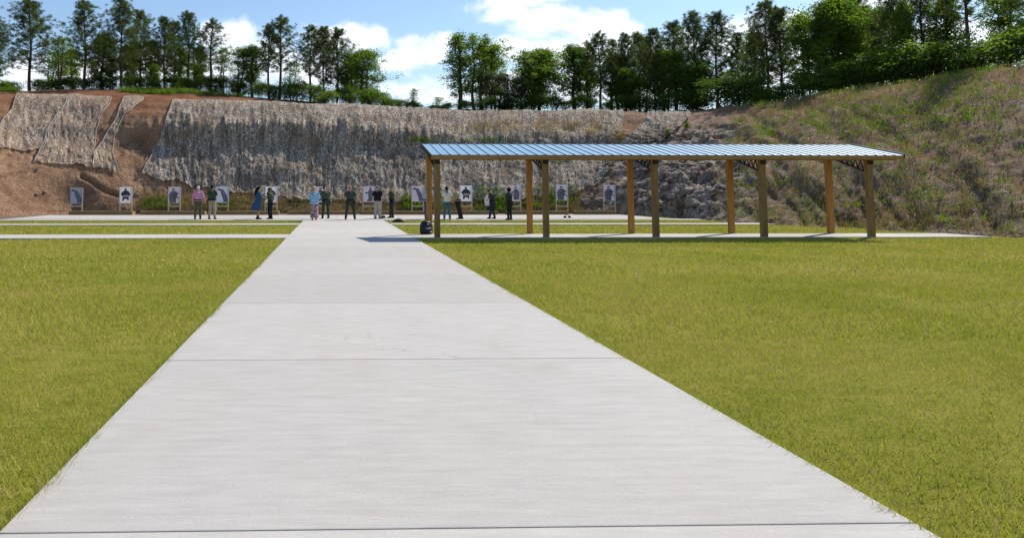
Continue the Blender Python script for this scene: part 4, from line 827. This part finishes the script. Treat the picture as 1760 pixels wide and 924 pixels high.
def person(px, py, rz, label, J=None, skin=None, shirt=(.1,.1,.1), pants=(.1,.1,.1), hair=(.05,.04,.03), hairstyle='short', sleeve='short', belt=None, shoes=(.02,.02,.02), gear=(), top=None, bulk=1.0, shirt_hem=.0, pant_w=1.0, lower=None, skirt=None, tuck=True, long_top=None, cap=None):
    skin = skin or SK
    D = dict(hipL=(-.095,0,.93), hipR=(.095,0,.93), kneeL=(-.11,.03,.5), kneeR=(.11,.03,.5), ankL=(-.12,-.02,.085), ankR=(.12,-.02,.085),
             pel=(0,0,.97), wai=(0,0,1.1), che=(0,.005,1.3), nb=(0,-.005,1.46), head=(0,.03,1.63), shL=(-.185,0,1.42), shR=(.185,0,1.42),
             elL=(-.25,-.02,1.14), elR=(.25,-.02,1.14), wrL=(-.27,.07,.9), wrR=(.27,.07,.9), face=(0,1,0))
    D.update(J or {}); V = {k: Vector(v) for k, v in D.items()}
    pos = atG(px, py, H)
    s = 1.0
    if top is not None: s = (atY(px, top, pos.y).z-pos.z)/(V['head'].z+.125)
    e = empty('person', pos, rz, label, 'person'); e.scale = (s, s, s); e['group'] = 'people at the firing line'
    def L2(a, b, t): return V[a].lerp(V[b], t)
    # ---- the body: one continuous skin
    g = G(); up = (V['head']-V['nb']).normalized(); hd = V['head']; fc = V['face'].normalized(); fc = (fc-up*fc.dot(up)).normalized(); sd = fc.cross(up)
    HM = Matrix((sd, fc, up)).transposed()
    g.ball(hd+up*.025, (.075, .095, .10), 14, 10, HM); g.ball(hd-up*.05+fc*.02, (.058, .07, .07), 12, 8, HM)
    g.tube([hd-up*.01+fc*.09, hd-up*.03+fc*.112], [.012, .017], 6, True)                    # nose
    g.tube([hd-up*.068+fc*.078-sd*.02, hd-up*.068+fc*.086, hd-up*.068+fc*.078+sd*.02], [.008, .011, .008], 6, True)   # mouth
    for q in (-1, 1): g.ball(hd+sd*.078*q-up*.005-fc*.005, (.012, .022, .032), 8, 6, HM)       # ears
    g.tube([V['nb']-up*.03, hd-up*.06-fc*.015], [.062, .055], 10)
    b_ = bulk
    tor = [('pel', -.06, .155, .115), ('pel', 0, .165, .125), ('wai', 0, .145, .115), ('che', -.08, .16, .12), ('che', 0, .175, .125), ('che', .08, .165, .11), ('nb', -.03, .10, .075)]
    secs = [(V[k].x, V[k].y, V[k].z+dz, rx*b_, ry*b_) for k, dz, rx, ry in tor]
    g.loft(secs, 16)
    for q in 'LR':
        g.tube([V['nb'].lerp(V['sh'+q], .35)-Vector((0, 0, .03)), V['sh'+q], L2('sh'+q, 'el'+q, .5), V['el'+q]], [.065, .062, .05, .042], 10, True)
        g.tube([V['el'+q], L2('el'+q, 'wr'+q, .35), V['wr'+q]], [.042, .04, .027], 10, True)
        g.tube([V['hip'+q]+Vector((0, 0, .02)), L2('hip'+q, 'knee'+q, .5), V['knee'+q]], [.093*b_, .077, .055], 12, True)
        g.tube([V['knee'+q], L2('knee'+q, 'ank'+q, .35), V['ank'+q]], [.055, .056, .036], 12, True)
        a = V['ank'+q]; g.tube([a+Vector((0, -.04, -.045)), a+Vector((0, .08, -.055)), a+Vector((0, .15, -.062))], [.035, .036, .024], 8, True)
    hk = G()
    for q, sg in (('L', 1), ('R', -1)):
        d = V['wr'+q]-V['el'+q]; inn = Vector((-1 if q == 'R' else 1, .2, 0)); hand(hk, V['wr'+q], d, sg, inn)
    body = g.remeshed('body', skin, .013, e, 3, keep=hk)
    for q in (-1, 1): eg = G(); eg.ball(hd+sd*.03*q+fc*.092+up*.012, .011, 8, 6); eg.build('eye', EYE, e, True)
    # ---- clothes
    cut_z = V['pel'].z-.02
    if shirt:
        g = G(); hem = -.08 if not tuck else -.02
        off = .018
        ss = [(V['pel'].x, V['pel'].y, V['pel'].z+hem-shirt_hem, (.172+.05*shirt_hem)*b_+off, (.132+.05*shirt_hem)*b_+off)]+[(x, y, z, rx+off+.006, ry+off+.006) for (x, y, z, rx, ry) in secs[2:-1]]+[(secs[-1][0], secs[-1][1], secs[-1][2]+.01, .1, .078)]
        g.loft(ss, 18)
        for q in 'LR':
            k = {'short': .72, 'long': 1.0, 'none': .2, 'mid': 1}[sleeve]; fat = 1.15 if sleeve == 'mid' else 1
            g.tube([V['nb'].lerp(V['sh'+q], .35)-Vector((0, 0, .02)), V['sh'+q], L2('sh'+q, 'el'+q, .45 if k > .5 else k), L2('sh'+q, 'el'+q, k)], [.072, .077, .068*fat, .064*fat] if k < 1 else [.072, .077, .065*fat, .056*fat], 10, k == 1)
            if k == 1: g.tube([V['el'+q], L2('el'+q, 'wr'+q, .5), L2('el'+q, 'wr'+q, .93 if sleeve == 'long' else .5)], [.056*fat, .05*fat, .042], 10)
        if sleeve: g.remeshed('shirt', CM(shirt), .014, e, 2)
        g = G(); g.tube([V['nb']+up*.0, V['nb']+up*.035], [.073, .07], 12); g.build('collar', CM(tuple(c*1.25 for c in shirt)), e, True)
    if pants:
        g = G(); g.loft([(V['pel'].x, V['pel'].y, V['pel'].z-.1, .15*b_, .115*b_), (V['pel'].x, V['pel'].y, V['pel'].z-.03, .182*b_, .138*b_), (V['pel'].x, V['pel'].y, V['pel'].z+.055, .165*b_, .13*b_)], 16)
        for q in 'LR':
            A = V['ank'+q]+Vector((0, 0, -.015)); g.tube([V['hip'+q], L2('hip'+q, 'knee'+q, .5), V['knee'+q]], [.105*b_, .092*pant_w, .075*pant_w], 12, True); g.tube([V['knee'+q], V['knee'+q].lerp(A, .5), A], [.075*pant_w, .070*pant_w, .064*pant_w], 12)
        g.remeshed('trousers', CM(pants), .014, e, 2)
    if belt:
        g = G(); c = V['pel']+Vector((0, 0, .05)); g.rings([[(c.x+rx*math.cos(t), c.y+ry*math.sin(t), c.z+dz) for t in [2*math.pi*j/20 for j in range(20)]] for dz, rx, ry in ((-.028, .176*b_+.012, .139*b_+.012), (.028, .17*b_+.012, .135*b_+.012))]); g.build('belt', CM(belt), e, True)
    for q in 'LR':
        a = V['ank'+q]; g = G(); g.tube([a+Vector((0, 0, .04)), a+Vector((0, -.01, -.03))], [.045, .047], 10, True); g.tube([a+Vector((0, -.045, -.042)), a+Vector((0, .07, -.045)), a+Vector((0, .17, -.058))], [.043, .047, .032], 10, True); g.box(a+Vector((-.043, -.085, -.086)), a+Vector((.043, .2, -.07))); g.remeshed('shoe', CM(shoes), .01, e, 1)
    # ---- hair or cap
    g = G()
    if hairstyle != 'bald':
        hs = .02 if hairstyle == 'cropped' else .0
        g.ball(hd+up*.045-fc*.018, (.085-hs*.2, .098-hs*.2, .092-hs*.4), 14, 10, HM); 
        if hairstyle != 'cropped': g.ball(hd-up*.01-fc*.045, (.075, .065, .08), 12, 8, HM)
        if hairstyle == 'afro': g.ball(hd+up*.04-fc*.02, (.125, .125, .12), 12, 8, HM)
        if hairstyle in ('long', 'tail'):
            wd_ = .075 if hairstyle == 'long' else .04; g.tube([hd+up*.05-fc*.08, hd-up*.06-fc*.11, hd-up*.2-fc*.13+sd*.01, hd-up*(.38 if hairstyle == 'long' else .27)-fc*.12+sd*.02], [.05, wd_, wd_*.9, wd_*.35], 10, True)
        if hairstyle == 'bob': g.ball(hd-up*.05-fc*.03, (.095, .08, .1), 12, 8, HM)
        g.remeshed('hair', CM(hair), .012, e, 2)
    if cap:
        g = G(); g.ball(hd+up*.055-fc*.005, (.09, .106, .085), 14, 8, HM); g.ball(hd+up*.05+fc*.12, (.06, .06, .01), 12, 6, HM); g.remeshed('cap', CM(cap), .01, e, 1)
    if skirt:
        c, secs2, mt = skirt; g = G(); n = 28
        g.rings([[(x+(rx*(1+.07*k*math.sin(7*t)+.04*k*math.sin(3*t+1)))*math.cos(t), y+ry*(1+.07*k*math.sin(7*t))*math.sin(t), z) for t in [2*math.pi*j/n for j in range(n)]] for (x, y, z, rx, ry, k) in secs2]); g.build(c, mt, e, True)
    for nm, fn, col_ in gear:
        g = G(); fn(g, V); g.build(nm, CM(col_), e, True)
    return e
OL = (.045, .065, .04); NV = (.015, .018, .028)
def holster(side):
    return ('holster', lambda g, V: (g.box((side*.2-.03, -.05, .74), (side*.2+.03, .05, .95)), g.box((side*.2-.022, -.07, .93), (side*.2+.022, -.01, 1.03))), (.012, .012, .014))
def radio(side): return ('pouch', lambda g, V: g.box((side*.13-.035, -.2, .95), (side*.13+.035, -.13, 1.08)), (.012, .012, .014))
person(340, 376.2, R(4), 'white haired man in pink shirt and grey green trousers, seen from behind', dict(elL=(-.27,-.05,1.15), wrL=(-.3,.04,.93), elR=(.29,-.04,1.15), wrR=(.36,.06,.92), kneeL=(-.12,.02,.5), ankL=(-.15,0,.085), ankR=(.13,0,.085)),
       shirt=(.62,.30,.48), pants=(.10,.11,.08), hair=(.62,.6,.57), hairstyle='short', sleeve='long', belt=(.03,.015,.01), top=319.6, bulk=1.12)
person(364, 376.3, R(-12), 'man in dark green polo, dark cap and khaki trousers beside the pink shirt', dict(elL=(-.29,-.05,1.17), wrL=(-.30,.1,.93), elR=(.3,.05,1.2), wrR=(.24,.24,1.25), ankL=(-.15,0,.085), ankR=(.16,0,.085), kneeR=(.13,.02,.5)),
       shirt=(.05,.075,.05), pants=(.36,.30,.23), hair=(.03,.02,.02), sleeve='short', belt=(.02,.02,.02), top=318.4, bulk=1.14, cap=(.035,.03,.03), gear=(holster(-1),))
person(443, 376.6, R(-62), 'woman in flared blue dress with long dark hair, facing the officer', dict(elL=(-.24,.08,1.16), wrL=(-.12,.3,1.2), elR=(.24,.1,1.16), wrR=(.1,.32,1.18), ankL=(-.09,0,.085), ankR=(.09,0,.085), head=(0,.06,1.62)),
       shirt=(.045,.10,.21), pants=None, hair=(.012,.01,.01), hairstyle='long', sleeve='mid', shoes=(.02,.015,.015), top=321, bulk=1.0,
       skirt=('dress', [(0, -.14, .50, .32, .30, 1), (0, -.1, .62, .29, .27, .8), (0, -.05, .85, .23, .2, .3), (0, 0, 1.08, .185, .15, 0), (0, 0, 1.3, .19, .145, 0)], CM((.045,.10,.21))))
person(464.5, 376.2, R(70), 'officer in olive shirt and dark trousers facing left towards the blue dress', dict(elL=(-.22,.1,1.2), wrL=(-.1,.3,1.28), elR=(.22,.12,1.18), wrR=(.12,.3,1.12), head=(0,.07,1.62)),
       shirt=(.07,.085,.035), pants=NV, hair=(.015,.012,.01), hairstyle='cropped', skin=SKD, sleeve='short', belt=(.01,.01,.01), top=322.5, bulk=1.05, gear=(holster(1),))
FL = NB('floral_print'); n1_ = FL.noise(FL.co('Object'), 7, 3); n2_ = FL.noise(FL.co('Object'), 11, 3, .5, 1)
FL.col(FL.mix(FL.ramp(n1_, [(.52, 0), (.56, 1)]), FL.mix(FL.ramp(n2_, [(.5, 0), (.54, 1)]), (.42, .38, .42), (.5, .14, .13)), (.12, .10, .2)), .9, .1)
person(540, 378, R(-3), 'woman in loose light blue top and floral skirt with blonde ponytail', dict(elL=(-.27,.02,1.16), wrL=(-.12,.22,1.12), elR=(.27,.02,1.16), wrR=(.12,.22,1.1), ankL=(-.1,0,.085), ankR=(.1,0,.085), face=(.5,1,0)),
       shirt=(.27,.47,.66), pants=None, hair=(.42,.28,.11), hairstyle='tail', sleeve='mid', shoes=(.5,.3,.22), top=321.5, bulk=1.22, tuck=False, shirt_hem=.05,
       skirt=('skirt', [(0, 0, .12, .215, .19, 1), (0, 0, .35, .21, .185, .9), (0, 0, .65, .2, .17, .5), (0, 0, .95, .2, .16, 0), (0, 0, 1.02, .17, .14, 0)], FL.m))
person(559.5, 375.2, R(18), 'officer in green shirt turned away, half behind the light blue top', dict(elL=(-.27,.08,1.2), wrL=(-.28,.3,1.15), elR=(.28,.0,1.16), wrR=(.2,.2,1.05), head=(-.06,.06,1.63), ankL=(-.17,0,.085), ankR=(.17,0,.085), kneeL=(-.14,.02,.5), kneeR=(.14,.02,.5)),
       shirt=(.06,.085,.055), pants=(.045,.055,.045), hair=(.015,.012,.012), hairstyle='cropped', sleeve='short', belt=(.012,.012,.012), top=320.3, bulk=1.1, gear=(holster(1), radio(-1)))
person(602, 377.3, R(-4), 'officer in dark green shirt standing wide legged at the head of the path', dict(elL=(-.33,-.06,1.16), wrL=(-.25,.12,1.02), elR=(.36,.03,1.16), wrR=(.52,.12,.96), ankL=(-.24,0,.085), ankR=(.24,0,.085), kneeL=(-.18,.03,.5), kneeR=(.18,.03,.5), face=(.5,1,0)),
       shirt=(.05,.07,.058), pants=(.04,.05,.045), hair=(.33,.2,.11), hairstyle='cropped', sleeve='short', belt=(.012,.012,.012), top=319.6, bulk=1.15, gear=(holster(1), radio(-1), ('pouch', lambda g, V: g.box((-.22,-.06,.86), (-.16,.04,1.0)), (.012,.012,.014))))
person(649, 376, R(-28), 'man in black polo, cap and light grey trousers, looking right', dict(elL=(-.28,-.04,1.16), wrL=(-.24,.12,.98), elR=(.26,.05,1.17), wrR=(.2,.2,1.0), head=(0,.06,1.62), face=(.5,1,0), ankL=(-.14,0,.085), ankR=(.12,0,.085)),
       shirt=(.016,.018,.026), pants=(.38,.36,.33), hair=(.04,.03,.025), hairstyle='cropped', sleeve='short', belt=(.02,.02,.02), top=319.6, bulk=1.2, pant_w=1.18, cap=(.38,.28,.2))
person(673.5, 374.3, R(68), 'officer in green shirt with raised hands, facing left, right of the black polo', dict(elL=(-.22,.14,1.2), wrL=(-.09,.3,1.42), elR=(.22,.14,1.2), wrR=(.1,.3,1.36), ankL=(-.09,.06,.085), ankR=(.1,-.03,.085), head=(0,.05,1.62)),
       shirt=(.045,.065,.04), pants=(.03,.035,.035), hair=(.2,.13,.1), hairstyle='cropped', sleeve='short', belt=(.012,.012,.012), top=320, bulk=1.05, gear=(holster(-1),))
person(735.5, 376.6, R(-14), 'man in pale blue shirt and jeans mostly hidden behind the first roof posts', dict(elL=(-.29,.02,1.17), wrL=(-.2,.2,1.08), elR=(.29,0,1.17), wrR=(.28,.1,.95), ankL=(-.12,0,.085), ankR=(.2,0,.085)),
       shirt=(.33,.42,.52), pants=(.05,.085,.16), hair=(.03,.022,.02), hairstyle='short', sleeve='short', belt=(.02,.02,.02), top=319.4, bulk=1.2)
person(768.5, 377.6, R(-6), 'woman in white t-shirt and jeans with long dark ponytail', dict(elL=(-.25,-.03,1.17), wrL=(-.27,.1,.99), elR=(.26,-.02,1.17), wrR=(.3,.1,1.0), ankL=(-.15,0,.085), ankR=(.15,0,.085), kneeL=(-.12,.02,.5), kneeR=(.13,.02,.5)),
       shirt=(.72,.70,.66), pants=(.07,.15,.24), hair=(.02,.012,.01), hairstyle='tail', sleeve='short', top=320.8, bulk=1.05, shoes=(.1,.1,.13), pant_w=.98)
person(787, 376.3, R(62), 'man in tan shirt and dark trousers leaning back, facing the white t-shirt', dict(pel=(0,-.03,.97), wai=(0,-.0,1.1), che=(0,.04,1.3), nb=(0,.06,1.46), head=(0,.1,1.63), shL=(-.185,.04,1.42), shR=(.185,.04,1.42), elL=(-.24,.12,1.16), wrL=(-.16,.32,1.1), elR=(.25,.1,1.15), wrR=(.18,.3,1.02), ankL=(-.1,-.14,.085), ankR=(.1,-.2,.085), kneeL=(-.1,-.06,.5), kneeR=(.1,-.1,.5)),
       shirt=(.32,.28,.22), pants=(.025,.02,.018), hair=(.2,.11,.08), hairstyle='cropped', sleeve='short', belt=(.012,.012,.012), top=320.2, bulk=1.12)
person(846.5, 375.6, R(38), 'officer in dark green bending his head down, elbow raised to the right', dict(head=(-.02,.17,1.53), nb=(0,.06,1.44), elR=(.36,.0,1.24), wrR=(.26,.16,1.1), elL=(-.24,.08,1.14), wrL=(-.12,.28,1.05), shR=(.19,.0,1.4), ankL=(-.1,.12,.085), ankR=(.1,-.08,.085)),
       shirt=(.035,.05,.035), pants=(.03,.04,.05), hair=(.015,.012,.012), hairstyle='cropped', sleeve='short', belt=(.012,.012,.012), top=326, bulk=1.12, gear=(holster(1),))
person(876, 377.4, R(35), 'person in dark green with big round dark hair, before the lilac target', dict(elL=(-.22,.1,1.18), wrL=(-.1,.28,1.14), elR=(.23,.08,1.17), wrR=(.12,.26,1.1), ankL=(-.1,0,.085), ankR=(.12,0,.085)),
       shirt=(.04,.055,.035), pants=(.025,.03,.03), hair=(.012,.01,.01), hairstyle='afro', skin=SKD, sleeve='short', belt=(.012,.012,.012), top=323, bulk=1.0, gear=(holster(1), radio(-1)))
# ================================================================== BACKPACK AND SMALL THINGS
q = atG(732.5, 402.2, H); e = empty('backpack', (q.x, q.y, H), R(8), 'black backpack with white marks standing at the foot of the first roof post', 'backpack')
g = G(); g.loft([(0,0,0,.18,.12),(0,0,.03,.215,.15),(0,0,.15,.225,.16),(0,.0,.3,.215,.15),(-.0,0,.4,.17,.12),(0,0,.445,.09,.07)], 20); BK = cloth('black_nylon', (.014,.015,.02), .3, .55, .3); g.remeshed('bag', BK, .012, e, 3)
g = G(); g.loft([(0.01,-.12,.03,.15,.06),(.01,-.13,.1,.165,.075),(.01,-.13,.2,.15,.065),(.01,-.12,.25,.1,.04)], 16); pk = g.remeshed('pocket', BK, .012, e, 2)
g = G(); g.tube([(-.05,.03,.43),(-.03,.05,.48),(.03,.05,.48),(.05,.03,.43)], .011, 6); g.build('handle', BK, e, True)
for s_ in (-1, 1): g = G(); g.tube([(s_*.09,.1,.4),(s_*.12,.19,.28),(s_*.13,.17,.1),(s_*.13,.1,.04)], .018, 6, True); g.build('strap', BK, e, True)
WH = cloth('white_print', (.6,.6,.6), .1)
g = G(); g.poly([(.0,.34),(.03,.37),(.05,.35),(.07,.36),(.05,.32),(.02,.315)], -.152, -.140); g.build('logo', WH, e)
g = G()
for k in range(6): g.box((-.07+k*.027, -.209, .195-k*.004), (-.052+k*.027, -.2, .222-k*.004))
g.build('lettering', WH, e)
g = G(); g.poly([(.07,.1),(.13,.12),(.15,.08),(.1,.06)], -.206, -.18); g.build('logo', WH, e)
q = atG(684, 382.3, .0); e = empty('dark_bag', (q.x, q.y, .02), 0, 'small flat dark bag lying on the narrow grass strip right of the path', 'bag')
g = G(); g.loft([(0,0,0,.3,.1),(0,0,.05,.3,.11),(.03,0,.12,.2,.08),(.05,0,.15,.08,.04)], 16); g.remeshed('bag', BK, .012, e, 3); g = G(); g.tube([(-.1,0,.09),(-.05,-.02,.17),(.08,-.02,.19),(.14,0,.12)], .012, 6, True); g.build('handle', BK, e, True)
q = atG(975, 374.4, H); e = empty('ear_muffs', (q.x, q.y, H), 0, 'small dark piece of gear lying on the slab right of the middle front post', 'gear')
for s_ in (-1, 1): g = G(); g.ball((s_*.12, 0, .06), (.09, .1, .06)); g.build('cup', BK, e, True)
g = G(); g.tube([(-.12,0,.1),(-.06,.03,.15),(.06,.03,.15),(.12,0,.1)], .012, 6); g.build('band', BK, e, True)
q = atG(657.5, 374.8, H); e = empty('range_bag', (q.x, q.y, H), 0, 'low dark green bag on the slab behind the grey trousers', 'bag')
g = G(); g.loft([(0,0,0,.16,.1),(0,0,.08,.17,.1),(0,0,.13,.12,.07)], 14); g.remeshed('bag', CM(OL), .012, e, 2); g = G(); g.tube([(-.08,0,.12),(-.04,0,.17),(.04,0,.17),(.08,0,.12)], .01, 6); g.build('handle', BK, e, True)
